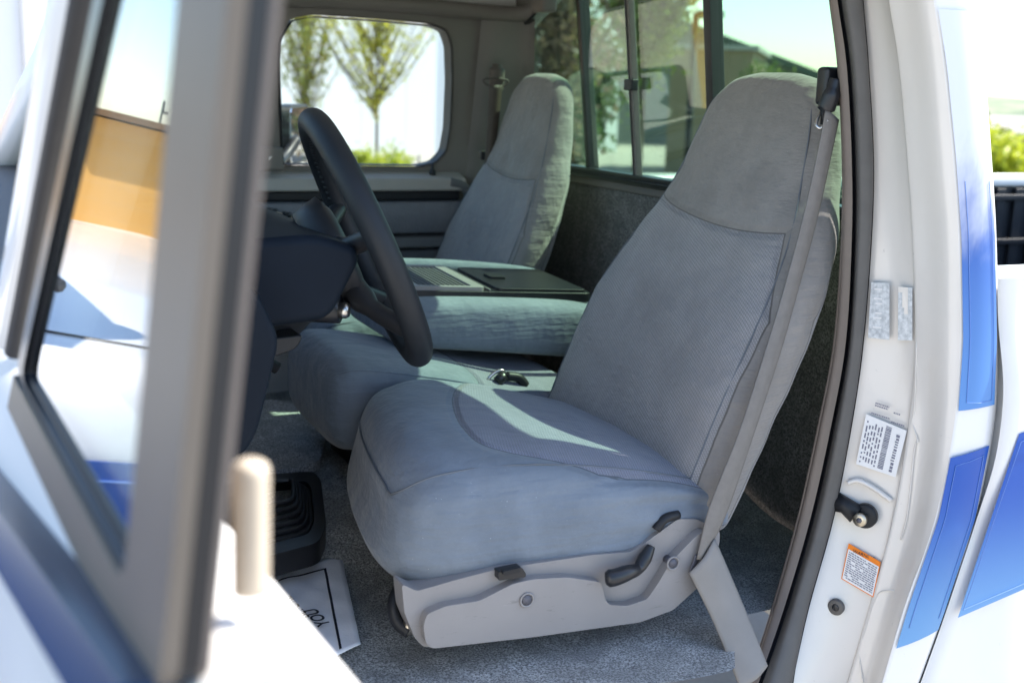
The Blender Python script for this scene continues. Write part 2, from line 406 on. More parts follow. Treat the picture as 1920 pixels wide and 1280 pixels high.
# ---- seats -----------------------------------------------------------------
def wrinkle(p, amp=.0018):
    x, y, z = p
    s = math.sin(x*31+y*17)*math.sin(z*43+1.3)+.6*math.sin(x*57-y*23+z*61)
    return s*amp
def make_seat(parent, label):
    """cushion, backrest, riser, side cover and levers of the bucket seat on the driver side"""
    g = G().box(.60, .97, 1.42, 1.83, .80, .945)
    seat = ob('seat', g.v, g.f, MAT['black'], parent, smooth=False, bevel=.02, label=label)
    # cushion: sections along x
    cs = [(.484, 1.43, 1.80, .975, 1.045), (.492, 1.40, 1.835, .955, 1.07), (.512, 1.375, 1.865, .94, 1.094), (.55, 1.362, 1.878, .93, 1.108),
          (.62, 1.357, 1.885, .93, 1.113), (.72, 1.354, 1.887, .932, 1.106), (.84, 1.354, 1.887, .94, 1.083), (.93, 1.358, 1.88, .95, 1.058), (1.0, 1.37, 1.87, .955, 1.035)]
    def fc(s_, c, q):
        x, y0, y1, z0, z1 = s_
        y = (y0+y1)/2+(y1-y0)/2*c; z = (z0+z1)/2+(z1-z0)/2*q
        if q > 0: z += .012*(1-c*c)*q; 
        if c < 0: y -= .006*math.sin(max(0, min(1, (z-z0)/(z1-z0)))*math.pi)
        xx = x
        if x < .56: xx = x+(.018*(z-z0)/(z1-z0)-.01)*min(1, (.56-x)/.05)          # front leans back a little towards the top
        if x < .75: xx += .055*(max(0, y-1.38)/.37)**2*min(1, (.75-x)/.2)
        return (xx, y, z)
    def dc(p, t, a):
        x, y, z = p
        if y < 1.42 and z < 1.07: y += .0042*math.sin(z*150+x*7+1.6*math.sin(x*13))*min(1, max(0, (x-.53)*5))*(.5+.5*math.sin(x*9))
        return (x, y, z+wrinkle(p, .0012))
    ob_c = loft('seat_cushion', cs, fc, MAT['cush'], seat, nr=96, per=7, e=(7, 4.2), disp=dc)
    # piping round the cushion's top panel
    pts = []
    S = catmull(cs, 7)
    def edgept(s_, side, q=.80):
        c = side*.985; sg = 1
        p = fc(s_, side*abs(sup(math.cos(math.asin(.62)), 7)), sup(.62, 4.2)*1.0)
        return p
    def spt(s_, c=None, q=None, side=1):
        if q is None: q = max(0, 1-abs(c)**7)**(1/4.2)
        else: c = side*max(0, 1-abs(q)**4.2)**(1/7)
        return fc(s_, c, q)
    near = [spt(s_, q=.86, side=-1) for s_ in S if .503 < s_[0] < .95]
    far = [spt(s_, q=.86, side=1) for s_ in S if .503 < s_[0] < .95]
    s0 = [s_ for s_ in S if s_[0] > .490][0]
    front = [fc(s0, c, min(.86, max(0, 1-abs(c)**7)**(1/4.2))) for c in np.linspace(-.86, .86, 13)]
    front = [(p[0]-.003, p[1], p[2]) for p in front]
    G().tube(catmull(near[::-1]+front+far, 2), .0015, 6).ob('piping', MAT['thread'], seat)
    # backrest: sections upwards
    bs = [(.955, .955, 1.02, 1.43, 1.81), (.965, .925, 1.035, 1.385, 1.855), (.985, .905, 1.05, 1.362, 1.875), (1.06, .925, 1.085, 1.357, 1.882), (1.16, .965, 1.13, 1.357, 1.882),
          (1.26, 1.012, 1.175, 1.357, 1.88), (1.35, 1.062, 1.208, 1.37, 1.85), (1.42, 1.10, 1.228, 1.392, 1.812), (1.48, 1.126, 1.24, 1.415, 1.785),
          (1.54, 1.146, 1.247, 1.432, 1.768), (1.585, 1.160, 1.249, 1.447, 1.752), (1.612, 1.172, 1.247, 1.465, 1.732), (1.632, 1.184, 1.242, 1.495, 1.702), (1.642, 1.200, 1.230, 1.55, 1.65)]
    def fb(s_, c, q):
        z, xf, xb, y0, y1 = s_
        y = (y0+y1)/2+(y1-y0)/2*c
        x = (xf+xb)/2-(xb-xf)/2*q                    # q>0 is the front face
        if q > 0 and z < 1.42: x += .020*(1-c*c)**1.5*q*min(1, (1.42-z)*8)     # side bolsters stand forward
        if q < 0: y = y+(1.62-y)*.10*(-q)            # narrower at the back
        return (x, y, z-(x-xf)*.10)
    def db(p, t, a):
        x, y, z = p; return (x+wrinkle(p, .0016), y, z)
    bk = loft('backrest', bs, fb, MAT['back'], seat, nr=120, per=6, e=(4.6, 3.4), disp=db)
    # seam lines along both front edges of the backrest and over the head
    S = catmull(bs, 6)
    a0 = .55
    for side in (-1, 1):
        pl = [fb(s_, side*abs(sup(math.cos(R(38)), 4.6)), sup(math.sin(R(38)), 3.4)) for s_ in S if .99 < s_[0] < 1.606]
        G().tube(pl, .0014, 6).ob('seam', MAT['thread'], seat)
    p0 = [fb(s_, -abs(sup(math.cos(R(38)), 4.6)), sup(math.sin(R(38)), 3.4)) for s_ in S if .99 < s_[0] < 1.606][-1]
    p1 = [fb(s_, abs(sup(math.cos(R(38)), 4.6)), sup(math.sin(R(38)), 3.4)) for s_ in S if .99 < s_[0] < 1.606][-1]
    arc = []
    for k in range(13):
        t = k/12; arc.append((p0[0]+.012*math.sin(math.pi*t), p0[1]+(p1[1]-p0[1])*t, p0[2]+.022*math.sin(math.pi*t)))
    G().tube(catmull(arc, 3), .0014, 6).ob('seam', MAT['thread'], seat)
    return seat
seat = make_seat(TRUCK, "driver's grey cloth bucket seat with side cover and recline lever")
def copy_part(o, parent, off, label):
    n = o.copy(); COL.objects.link(n); n.parent = parent; n.location = Vector(o.location)+off; n['label'] = label
    for ch in [c for c in bpy.data.objects if c.parent == o]:
        c = ch.copy(); COL.objects.link(c); c.parent = n
    return n
ps = copy_part(seat, TRUCK, Vector((.06+1.16*.15, .97+1.617*.15, 0)), 'passenger bucket seat by the far door, plain grey blue cloth')
ps.scale = (.85, .85, 1)

# side cover, switch and lever belong to the driver's seat only
def fside(a, b, d): return (a, 1.345+d, b)
def zm(pts, y=1.345, sx=600, sy=660, k=2.2064):
    return [tuple(P(sx+p[0]/k, sy+p[1]/k, y=y)[[0, 2]]) for p in pts]
outl = zm([(338, 958), (400, 988), (560, 942), (740, 895), (1130, 838), (1285, 826), (1330, 800), (1390, 755), (1480, 690), (1560, 690), (1655, 740), (1652, 800), (1590, 870), (1550, 960), (1440, 1058), (1300, 1112), (860, 1172), (430, 1220), (395, 1185), (350, 1080)])
g1 = slab('side_cover', roundpoly(outl, .006, 3), [], fside, .0, .035, MAT['plastic'], seat, bevel=.006, segs=3)
outl2 = zm([(425, 1062), (500, 1030), (640, 1008), (720, 968), (780, 938), (860, 920), (1000, 912), (1142, 932), (1158, 1005), (1175, 1026), (1250, 1030), (1330, 1003), (1380, 930), (1425, 852), (1530, 745), (1570, 720), (1590, 820), (1545, 950), (1436, 1048), (1300, 1098), (860, 1158), (445, 1204), (420, 1180), (410, 1110)])
slab('cover_bulge', roundpoly(outl2, .006, 3), [], fside, -.016, .004, MAT['plastic'], seat, bevel=.007, segs=4)
for cx, cz, r in ((856, 1024, .0062), (1460, 872, .0055)):
    p = zm([(cx, cz)], 1.328)[0]
    G().tube([(p[0]+.0095*math.cos(t), 1.3275, p[1]+.0095*math.sin(t)) for t in np.linspace(0, 2*math.pi, 24)[:-1]], .0016, 6, True).ob('bolt_hole_rim', MAT['plastic'], seat)
    G().cyl((p[0], 1.3272, p[1]), (p[0], 1.345, p[1]), r+.001).ob('bolt_hole', MAT['screw'], seat)
sw = zm([(735, 905), (830, 885), (848, 912), (845, 925), (735, 940)], 1.335)
slab('power_switch', roundpoly(sw, .002), [], fside, -.014, .002, MAT['black'], seat, bevel=.002)
sw2 = zm([(752, 903), (820, 888), (826, 905), (756, 920)], 1.325)
slab('switch_knob', roundpoly(sw2, .002), [], fside, -.024, -.014, MAT['dark'], seat, bevel=.003)
def pz(x, y, yy): return P(600+x/2.2064, 660+y/2.2064, y=yy)
lv = [pz(1180, 935, 1.322), pz(1220, 930, 1.318), pz(1275, 910, 1.32), pz(1315, 895, 1.328), pz(1345, 850, 1.333), pz(1370, 800, 1.336)]
G().tube(catmull(lv, 6), list(np.interp(np.linspace(0, 1, 31), [0, .1, .35, .6, .8, 1], [.008, .0125, .0115, .0085, .010, .006])), 12).ob('recline_lever', MAT['black'], seat)
lv2 = [pz(1390, 735, 1.345), pz(1425, 690, 1.345), pz(1480, 672, 1.35)]
G().tube(catmull(lv2, 5), .007, 10).ob('lever_boot', MAT['dark'], seat)
# front floor latch and track end
a = P(745, 1100, y=1.40); b = P(765, 1185, y=1.37)
G().tube(catmull([P(752, 1095, y=1.42), P(738, 1130, y=1.40), P(745, 1165, y=1.385), P(768, 1185, y=1.37)], 5), .009, 10).ob('track_end', MAT['dark'], seat)
G().cyl(P(765, 1160, y=1.375), P(766, 1188, y=1.37), .0065).ob('track_bolt', MAT['brass'], seat)
G().tube([P(690, 1000, y=1.62), P(705, 1015, y=1.58), P(722, 1045, y=1.55)], .008, 10).ob('slide_bar', MAT['dark'], seat)

# ---- centre bench section with folded backrest console ---------------------------
js = [(.545, 1.905, 2.20, 1.0, 1.10), (.56, 1.885, 2.225, .975, 1.125), (.60, 1.875, 2.235, .965, 1.136), (.75, 1.87, 2.24, .96, 1.108), (.90, 1.87, 2.24, .96, 1.07), (1.02, 1.88, 2.235, .96, 1.06)]
def fj(s_, c, q):
    x, y0, y1, z0, z1 = s_
    return (x, (y0+y1)/2+(y1-y0)/2*c, (z0+z1)/2+(z1-z0)/2*q+(.006*(1-c*c) if q > 0 else 0))
g = G().box(.62, 1.0, 1.96, 2.18, .80, .985)
bench = ob('centre_seat', g.v, g.f, MAT['black'], TRUCK, smooth=False, bevel=.02, label='blue grey middle seat between the two bucket seats')
loft('seat_cushion', js, fj, MAT['jump'], bench, nr=72, per=6, e=(6, 4))
S = catmull(js, 6); pl = [fj(s_, -abs(sup(math.cos(R(40)), 6)), sup(math.sin(R(40)), 4)) for s_ in S if s_[0] > .57]
pf = [fj(S[6], c*.95, sup(.64, 4)) for c in np.linspace(-.9, .9, 9)]; pf = [(p[0]-.004, p[1], p[2]) for p in pf]
G().tube(catmull(pl[::-1]+pf, 2), .002, 6).ob('piping', MAT['plainblue'], bench)
# console body: upholstered sides, black lid area on top
kp = [(.70, 2.015, 2.325, 1.14, 1.19), (.712, 2.005, 2.335, 1.128, 1.206), (.74, 1.998, 2.34, 1.12, 1.214), (.85, 1.995, 2.345, 1.108, 1.210), (1.0, 1.995, 2.345, 1.09, 1.200), (1.09, 1.998, 2.34, 1.08, 1.19), (1.15, 2.015, 2.32, 1.09, 1.175)]
console = loft('folding_console', kp, fj, MAT['plain'], TRUCK, nr=72, per=6, e=(8, 5), label='folded grey cloth centre console with black ribbed tray top')
def ftop(a, b, d): return (a, b, 1.217-(a-.78)*.055+(b-2.03)*.04+d+.002)
slab('console_tray', roundpoly([(.735, 2.045), (1.13, 2.045), (1.13, 2.285), (.735, 2.285)], .02), [], ftop, -.012, .006, MAT['black'], console, bevel=.004)
slab('grille_frame', roundpoly([(.745, 2.05), (.895, 2.05), (.895, 2.28), (.745, 2.28)], .01), [rrect(.762, .872, 2.062, 2.268, .006)], ftop, .004, .014, MAT['plastic'], console, bevel=.002)
g = G()
for i in range(11):
    xx = .7655+i*.0099; y0, y1 = 2.063, 2.267
    v = [ftop(xx, y0, .0065), ftop(xx+.0042, y0, .0065), ftop(xx+.0042, y1, .0065), ftop(xx, y1, .0065), ftop(xx, y0, .0105), ftop(xx+.0042, y0, .0105), ftop(xx+.0042, y1, .0105), ftop(xx, y1, .0105)]
    g.add(v, [(0, 3, 2, 1), (4, 5, 6, 7), (0, 1, 5, 4), (1, 2, 6, 5), (2, 3, 7, 6), (3, 0, 4, 7)])
g.ob('grille', MAT['trimgrey'], console, smooth=False)
slab('lid', roundpoly([(.925, 2.055), (1.12, 2.055), (1.12, 2.275), (.925, 2.275)], .01), [], ftop, .004, .011, MAT['black'], console, bevel=.003)
G().tube([ftop(.905, 2.05, .008), ftop(.905, 2.28, .008)], .0025, 6).ob('trim_line', MAT['trimgrey'], console)
slab('latch', roundpoly([(.95, 2.15), (.985, 2.15), (.985, 2.19), (.95, 2.19)], .006), [], ftop, .01, .016, MAT['dark'], console, bevel=.002)
G().tube(catmull([(.715, 2.325, 1.222), (.74, 2.325, 1.232), (.9, 2.325, 1.226), (1.08, 2.322, 1.208), (1.14, 2.31, 1.195)], 6), .017, 12).ob('padded_edge', MAT['plain'], console)
# seat belt buckle between driver seat and console
bk = [P(905, 712, y=1.905), P(935, 690, y=1.905), P(950, 700, y=1.905), P(925, 722, y=1.905)]
g = G().tube(catmull([P(915, 712, y=1.91), P(930, 697, y=1.91), P(943, 695, y=1.91), P(945, 705, y=1.91), P(930, 720, y=1.91)], 4, True), .0032, 8, True)
buckle = g.ob('belt_buckle', MAT['metal'], TRUCK)
g = G(); a, b = Vector(P(932, 716, y=1.905)), Vector(P(946, 703, y=1.905)); g.tube([a, (a+b)/2, b], .010, 10)
g.ob('buckle_body', MAT['black'], buckle)
G().tube(catmull([P(950, 705, y=1.91), P(972, 708, y=1.91), P(985, 722, y=1.91)], 5), .009, 8).ob('buckle_strap', MAT['dark'], buckle)

# ---- floor ----------------------------------------------------------------------
def fz(a, b, d): return (a, b, .825+d)
v = []; f = []; NX, NY = 150, 80
for i in range(NX+1):
    for j in range(NY+1):
        x = -.15+1.49*i/NX; y0_ = 1.225+.14*min(1, max(0, (x-.93)/.095)); y = y0_+(2.90-y0_)*j/NY
        z = .825+.075*math.exp(-((y-2.12)/.34)**4)*(1 if x < 1.4 else 1)+.0025*math.sin(x*23)*math.sin(y*19)
        if x < .12: z += (0.12-x)**1.3*1.3
        v.append((x, y, z))
for i in range(NX):
    for j in range(NY):
        a = i*(NY+1)+j; f.append((a, a+1, a+NY+2, a+NY+1))
floor_ = ob('floor_carpet', v, f, MAT['carpet'], TRUCK, label='grey loop carpet on the cab floor')
# worn raised carpet pad near the tunnel
pad = [P(q[0], q[1], z=.90) for q in ((455, 770), (500, 762), (560, 768), (600, 790), (612, 830), (600, 880), (560, 892), (455, 905))]
slab('carpet_pad', roundpoly([(p[0], p[1]) for p in pad], .02), [], lambda a, b, d: (a, b, .905+d), -.01, .012, carpet('worn pale carpet', (.60, .62, .64), (.95, .97, 1.0)), floor_, bevel=.008)
# transfer case lever boot
zc = .895
bz = [P(q[0], q[1], z=zc) for q in ((400, 930), (500, 905), (588, 898), (602, 915), (612, 1000), (598, 1035), (500, 1062), (400, 1095))]
fb_ = lambda a, b, d: (a, b, zc+d)
bout = [(p[0], p[1]) for p in bz]; cen = np.mean(bout, axis=0)
inner = [tuple(cen+(np.array(p)-cen)*.74) for p in bout]
boot = slab('shifter_boot', roundpoly(bout, .02), [roundpoly(inner, .015)], fb_, -.02, .016, MAT['black'], TRUCK, bevel=.006, segs=3, label='black rubber boot and frame round the floor shifter')
for k in range(7):
    s_ = .74-.075*k
    ring = roundpoly([tuple(cen+(np.array(p)-cen)*s_) for p in bout], .02, 4)
    G().tube([(q[0], q[1], zc+.003+.0075*k) for q in ring], .0042, 8, True).ob('pleat', MAT['black'], boot)
slab('boot_base', roundpoly([tuple(cen+(np.array(p)-cen)*.75) for p in bout], .02), [], fb_, -.015, -.004, MAT['dark'], boot)
slab('boot_tray', [tuple(P(q[0], q[1], z=zc)[:2]) for q in ((500, 985), (575, 972), (580, 1010), (500, 1025))], [], fb_, .004, .010, MAT['trimgrey'], boot, bevel=.003)

# ---- rear wall and rear window ----------------------------------------------------
win_out = [(2.83, 1.405), (2.83, 1.70), (2.79, 1.76), (2.70, 1.79), (2.45, 1.885), (1.45, 1.89), (1.40, 1.87), (1.385, 1.74), (1.385, 1.405)]
wo = roundpoly(win_out, [.05, .05, .04, .04, .05, .05, .04, .04, .04], 4)
wall_o = [(2.90, .80), (2.90, 1.93), (1.355, 1.93), (1.35, .80)]
def shrink(poly, k):
    c = np.mean(poly, axis=0); out = []
    n = len(poly)
    for i in range(n):
        a = np.array(poly[i-1]); b = np.array(poly[(i+1) % n]); t = b-a; t = t/np.linalg.norm(t); nn = np.array([-t[1], t[0]])
        p = np.array(poly[i])
        q = p+nn*k
        if np.linalg.norm(q-c) > np.linalg.norm(p-c): q = p-nn*k
        out.append(tuple(q))
    return out
rear = slab('rear_wall', wall_o, [wo], frear, 0, .016, MAT['carpetd'], TRUCK, label='carpeted back wall of the cab under the rear window')
slab('upper_trim', [(2.895, 1.385), (2.895, 1.925), (1.357, 1.925), (1.355, 1.385)], [wo], frear, -.012, -.001, MAT['trim'], rear, bevel=.004)
slab('exterior_skin', [(2.98, .62), (2.98, 1.93), (1.36, 1.93), (1.34, .62)], [wo], frear, .018, .028, MAT['white'], rear)
rwin = slab('rear_window', shrink(wo, -.004), [shrink(wo, .012)], frear, -.020, .016, MAT['black'], TRUCK, bevel=.004, label='black framed sliding rear window with green tinted glass')
zb, zt = 1.412, 1.888
def yat(px, py=150): return PF(px, py, rw, 'x')[1]
yL, yC1, yC2 = yat(1101), yat(1196), yat(1343)
def bar(name, y0, y1, d0, d1, mat, z0=zb, z1=zt):
    return slab(name, [(y0, z0), (y1, z0), (y1, z1), (y0, z1)], [], frear, d0, d1, mat, rwin, bevel=.002)
bar('divider_bar', yL+.004, yL-.012, -.016, .012, MAT['black'])
bar('slider_stile', yC1+.009, yC1-.009, -.020, -.004, MAT['strap'])
bar('slider_rib', yC1+.0015, yC1-.0015, -.0235, -.020, MAT['black'])
bar('divider_bar', yC2+.012, yC2-.012, -.018, .012, MAT['black'])
bar('track_rail', 2.815, 1.39, -.026, .010, MAT['black'], 1.405, 1.428)
bar('track_rail', 2.815, 1.39, -.032, -.026, MAT['dark'], 1.412, 1.418)
for y0, y1, d in ((2.82, yL-.001, .002), (yL+.02, yC1+.001, -.008), (yC1-.001, yC2+.006, -.008), (yC2-.006, 1.39, .002)):
    slab('glass_pane', [(y0, 1.41), (y1, 1.41), (y1, zt if y1 < 2.5 else 1.83), (y0, zt if y0 < 2.6 else 1.775)], [], frear, d, d+.004, MAT['glassr'], rwin)
pl_ = PF(1201, 160, rw, 'x')
G().box(pl_[0]-.032, pl_[0]-.015, pl_[1]-.018, pl_[1]+.018, pl_[2]-.012, pl_[2]+.012).ob('window_latch', MAT['dark'], rwin, smooth=False, bevel=.003)

# ---- passenger door and side wall ---------------------------------------------------
pwin = [tuple(PF(q[0], q[1], pw, 'y')[[0, 2]]) for q in ((527, 312), (519, 120), (521, 75), (545, 35), (590, 27), (700, 34), (810, 44), (838, 55), (848, 85), (850, 150), (846, 240), (838, 285), (818, 307), (790, 314))]
pw_hole = roundpoly(pwin, .012, 3)
rear_x = 1.20
door_o = [(.10, .95), (.10, 1.39), (.45, 1.79), (1.19, 1.79), (1.21, 1.60), (1.215, 1.20), (1.19, .95)]
pdoor = slab('passenger_door', roundpoly(door_o, .03), [pw_hole], fpass, .0, .03, MAT['trim'], TRUCK, bevel=.004, label='closed passenger door with grey trim seen across the cab')
slab('outer_skin', [(.0, .62), (.0, 1.36), (.42, 1.84), (1.33, 1.84), (1.33, .62)], [pw_hole], fpass, .031, .040, MAT['white'], pdoor)
slab('window_seal', shrink(pw_hole, -.004), [shrink(pw_hole, .006)], fpass, -.006, .044, MAT['rubber'], pdoor, bevel=.002)
slab('side_glass', shrink(pw_hole, -.003), [], fpass, .014, .018, MAT['glassc'], pdoor)
# belt ledge + lower trim built as a lofted profile (y offset, z) along x
def prof(name, x0, x1, pr, mat, par=pdoor, rad=0, **k):
    g = G(); n = len(pr)
    for i, x in enumerate((x0, x1)): pass
    v = [(x0, PASS_Y+a, b) for a, b in pr]+[(x1, PASS_Y+a, b) for a, b in pr]
    f = [(i, (i+1) % n, n+(i+1) % n, n+i) for i in range(n)]+[tuple(range(n))[::-1], tuple(range(n, 2*n))]
    return ob(name, v, f, mat, par, smooth=False, bevel=.006, segs=3, **k)
xr = 1.165
prof('belt_ledge', .12, xr, [(.0, 1.39), (-.055, 1.375), (-.062, 1.345), (-.02, 1.34), (.0, 1.34)], MAT['trimsunlit'])
prof('groove', .12, xr-.01, [(.0, 1.345), (-.035, 1.343), (-.035, 1.318), (.0, 1.316)], MAT['dark'])
prof('upper_panel', .12, xr, [(.0, 1.32), (-.048, 1.316), (-.058, 1.28), (-.045, 1.235), (.0, 1.23)], MAT['leatherette'])
prof('middle_rib', .12, xr-.015, [(.0, 1.232), (-.06, 1.226), (-.064, 1.20), (.0, 1.196)], MAT['trimgrey'])
prof('lower_panel', .12, xr, [(.0, 1.198), (-.045, 1.192), (-.045, 1.145), (-.035, 1.0), (.0, .95)], MAT['trimgrey'])
rc = [(1.12, PASS_Y-.05, 1.365), (1.16, PASS_Y-.052, 1.352), (1.178, PASS_Y-.05, 1.31), (1.18, PASS_Y-.05, 1.22), (1.182, PASS_Y-.048, 1.10)]
G().tube(catmull(rc, 6), .013, 10).ob('corner_trim', MAT['trimgrey'], pdoor)
ar = [(.42, PASS_Y-.05, 1.29), (.52, PASS_Y-.085, 1.275), (.66, PASS_Y-.095, 1.262), (.78, PASS_Y-.085, 1.245), (.88, PASS_Y-.05, 1.225)]
G().tube(catmull(ar, 6), [.012]*6+[.022]*13+[.014]*6, 12).ob('armrest', MAT['leatherette'], pdoor)
# switch plate
s0, s1 = P(485, 395, y=2.77), P(558, 415, y=2.77)
ax = Vector(s1)-Vector(s0)
g = G(); q = [P(482, 388, y=2.77), P(520, 397, y=2.755), P(562, 409, y=2.755), P(555, 417, y=2.745), P(515, 412, y=2.745), P(482, 398, y=2.76)]
swp = ob('switch_plate', [tuple(p) for p in q]+[(p[0], p[1]+.01, p[2]-.012) for p in q], [(0, 1, 2, 3, 4, 5), (11, 10, 9, 8, 7, 6)]+[(i, (i+1) % 6, (i+1) % 6+6, i+6) for i in range(6)], MAT['metal'], pdoor, smooth=False, bevel=.002)
for px, py in ((505, 395), (515, 397), (534, 402), (542, 404)):
    p = P(px, py, y=2.75); G().cyl(p-np.array([0, 0, .004]), p+np.array([0, -.002, .006]), .006, 12).ob('switch_button', MAT['black'], pdoor)
p = P(811, 322, y=2.835); G().tube([p-np.array([0, 0, .01]), p+np.array([0, 0, .004]), p+np.array([0, 0, .006]), p+np.array([0, 0, .024])], [.009, .008, .0035, .0025], 10).ob('lock_pin', MAT['black'], pdoor)
# bright handle and sail plate ahead of the far window
G().tube(catmull([P(498, 310, y=2.80), P(505, 296, y=2.795), P(520, 290, y=2.80), P(524, 304, y=2.80)], 5), .006, 8).ob('vent_handle', MAT['metal'], pdoor)
a = P(505, 320, y=2.79); G().box(a[0]-.02, a[0]+.035, a[1], a[1]+.03, a[2], a[2]+.055).ob('vent_catch', MAT['trim'], pdoor, smooth=False, bevel=.006)
# passenger mirror
mirr = slab('passenger_mirror', rrect(3.015, 3.29, P(548, 308, y=3.1)[2], P(548, 197, y=3.1)[2], .025), [], lambda a, b, d: (.757+d+(a-3.015)*.45, a, b), -.06, 0, MAT['dark'], TRUCK, bevel=.012, segs=3, label='black door mirror outside the far window')
slab('mirror_glass', rrect(3.022, 3.283, P(548, 303, y=3.1)[2], P(548, 202, y=3.1)[2], .022), [], lambda a, b, d: (.757+d+(a-3.015)*.45, a, b), 0, .003, MAT['mirror'], mirr)
G().tube(catmull([(.78, 3.03, 1.46), (.74, 2.99, 1.42), (.70, 2.93, 1.40)], 4), .014, 10).ob('mirror_arm', MAT['dark'], mirr)

# rear quarter trim between passenger door and rear window
qt = [(1.21, pw(.9)+.0, .90), (1.21, 0, 0)]
def quarter():
    z = [.85, 1.1, 1.39, 1.5, 1.65, 1.80]
    c0 = [(1.18, pw(q)-.012, q) for q in z]; c1 = [(1.215, pw(q)-.03, q) for q in z]
    c2 = [(1.29, pw(q)-.035, q) for q in z]; c3 = [(rw(q)-.004, pw(q)-.065, q) for q in z]
    return c0, c1, c2, c3
quart = ribbon('quarter_trim', quarter(), MAT['trim'], TRUCK, label='taupe trim pillar beside the passenger seat belt')
# passenger belt with loop and strap
pb = P(931, 155, y=2.72)
G().tube(catmull([pb+np.array([0, 0, .045]), pb+np.array([.0, 0, .02]), pb+np.array([0, 0, -.02])], 5), [.012]*3+[.020]*5+[.018]*3, 12).ob('belt_cover', MAT['farbelt'], TRUCK, label='belt guide cover on the far pillar')
rg = [P(q[0], q[1], y=2.70) for q in ((906, 152), (914, 160), (930, 163), (948, 160), (953, 153), (948, 150), (930, 147), (912, 148))]
pbelt = G().tube(catmull(rg, 4, True), .0024, 8, True).ob('belt_ring', MAT['farbelt'], TRUCK)
def strap(name, L, Rr, ys, mat, par, th=.0012, **k):
    cl = catmull([P(*q, y=y) for q, y in zip(L, ys)], 6); cr = catmull([P(*q, y=y) for q, y in zip(Rr, ys)], 6)
    return ribbon(name, [cl[::6]+[], cr[::6]+[]], mat, par, solid=th*2, **k)
strap('belt_strap', [(917, 160), (914, 220), (910, 290), (906, 330)], [(942, 160), (936, 220), (928, 290), (922, 330)], [2.69, 2.70, 2.71, 2.71], MAT['farbelt'], pbelt)
slab('belt_slot', rrect(*[0, 1, 0, 1], .1)[:0] or [tuple(PF(q[0], q[1], lambda z: 2.72, 'y')[[0, 2]]) for q in ((903, 283), (938, 286), (935, 303), (903, 300))], [], lambda a, b, d: (a, 2.725+d, b), 0, .012, MAT['black'], pbelt, bevel=.002)

# ---- roof and headliner ---------------------------------------------------------------
def roofz(x, y): return 1.0-((y-2.1)/1.0)**4*.10-max(0, (x-1.15))**2*.6-max(0, .62-x)**2*.5
v = []; f = []; NX, NY = 24, 40
for i in range(NX+1):
    for j in range(NY+1):
        x = .34+.96*i/NX; y = 1.27+1.58*j/NY
        e_ = min(1, abs(y-2.06)/.79); z = 1.912-.13*e_**8
        v.append((x, y, z))
for i in range(NX):
    for j in range(NY): a = i*(NY+1)+j; f.append((a, a+1, a+NY+2, a+NY+1))
hl = ob('headliner', v, f, MAT['headliner'], TRUCK, label='pale headliner under the cab roof', solid=.006)
v = []; f = []
for i in range(NX+1):
    for j in range(NY+1):
        x = .28+1.03*i/NX; y = 1.225+1.70*j/NY
        e_ = min(1, abs(y-2.07)/.85); z = 1.955-.11*e_**7-.03*max(0, (x-1.2)/.2)**3-.05*max(0, (.5-x)/.2)**2
        v.append((x, y, z))
for i in range(NX):
    for j in range(NY): a = i*(NY+1)+j; f.append((a, a+1, a+NY+2, a+NY+1))
roof = ob('roof', v, f, MAT['white'], TRUCK, solid=.008, label='white cab roof')
# header rails (passenger side taupe rail and its clips)
G().tube(catmull([(.40, 2.69, 1.765), (.7, 2.765, 1.79), (1.0, 2.765, 1.792), (1.25, 2.755, 1.785), (1.31, 2.70, 1.80)], 6), .019, 12).ob('side_rail', MAT['trim'], roof)
p = P(1020, 8, x=1.27); G().box(p[0]-.02, p[0]+.02, p[1]-.035, p[1]+.035, p[2]-.02, p[2]+.02).ob('coat_hook', MAT['trim'], roof, smooth=False, bevel=.008)
G().tube([(.36, 1.28, 1.84), (1.28, 1.27, 1.84)], .03, 12).ob('side_rail', MAT['trim'], roof)

# ---- driver B pillar, door opening seal, jamb, cab side -----------------------------------
def curve(pts, y):
    ys = y if hasattr(y, '__len__') else [y]*len(pts)
    return [P(q[0], q[1], y=v) for q, v in zip(pts, ys)]
PYS = [-420, -200, 0, 130, 300, 450, 640, 790, 970, 1140, 1280, 1420, 1600]
def onpy(tbl): 
    xs = [t[1] for t in tbl]; vv = [t[0] for t in tbl]
    # linear extrapolation beyond the table
    out = []
    for q in PYS:
        if q < xs[0]: out.append((vv[0]+(vv[1]-vv[0])/(xs[1]-xs[0])*(q-xs[0]), q))
        elif q > xs[-1]: out.append((vv[-1]+(vv[-1]-vv[-2])/(xs[-1]-xs[-2])*(q-xs[-1]), q))
        else: out.append((float(np.interp(q, xs, vv)), q))
    return out
T0 = [(1558, 0), (1574, 130), (1582, 300), (1580, 450), (1566, 640), (1538, 790), (1498, 970), (1450, 1140), (1405, 1280)]     # seal, cab side
T1 = [(1570, 0), (1588, 130), (1597, 300), (1597, 450), (1586, 640), (1560, 790), (1520, 970), (1470, 1140), (1422, 1280)]
T2 = [(a+8, b) for a, b in T1]
T3 = [(1617, 0), (1628, 130), (1637, 300), (1633, 450), (1618, 640), (1597, 790), (1562, 970), (1515, 1140), (1484, 1280)]     # outer edge of rubber
T4 = [(1667, 0), (1690, 150), (1702, 300), (1712, 450), (1716, 640), (1705, 790), (1675, 970), (1630, 1140), (1590, 1280)]
T5 = [(1695, 0), (1716, 150), (1728, 300), (1740, 450), (1742, 640), (1737, 790), (1712, 970), (1665, 1140), (1625, 1280)]
T6 = [(1750, 0), (1770, 130), (1787, 300), (1797, 450), (1800, 640), (1789, 800), (1768, 930), (1705, 1110), (1655, 1280)]     # outer corner of the pillar
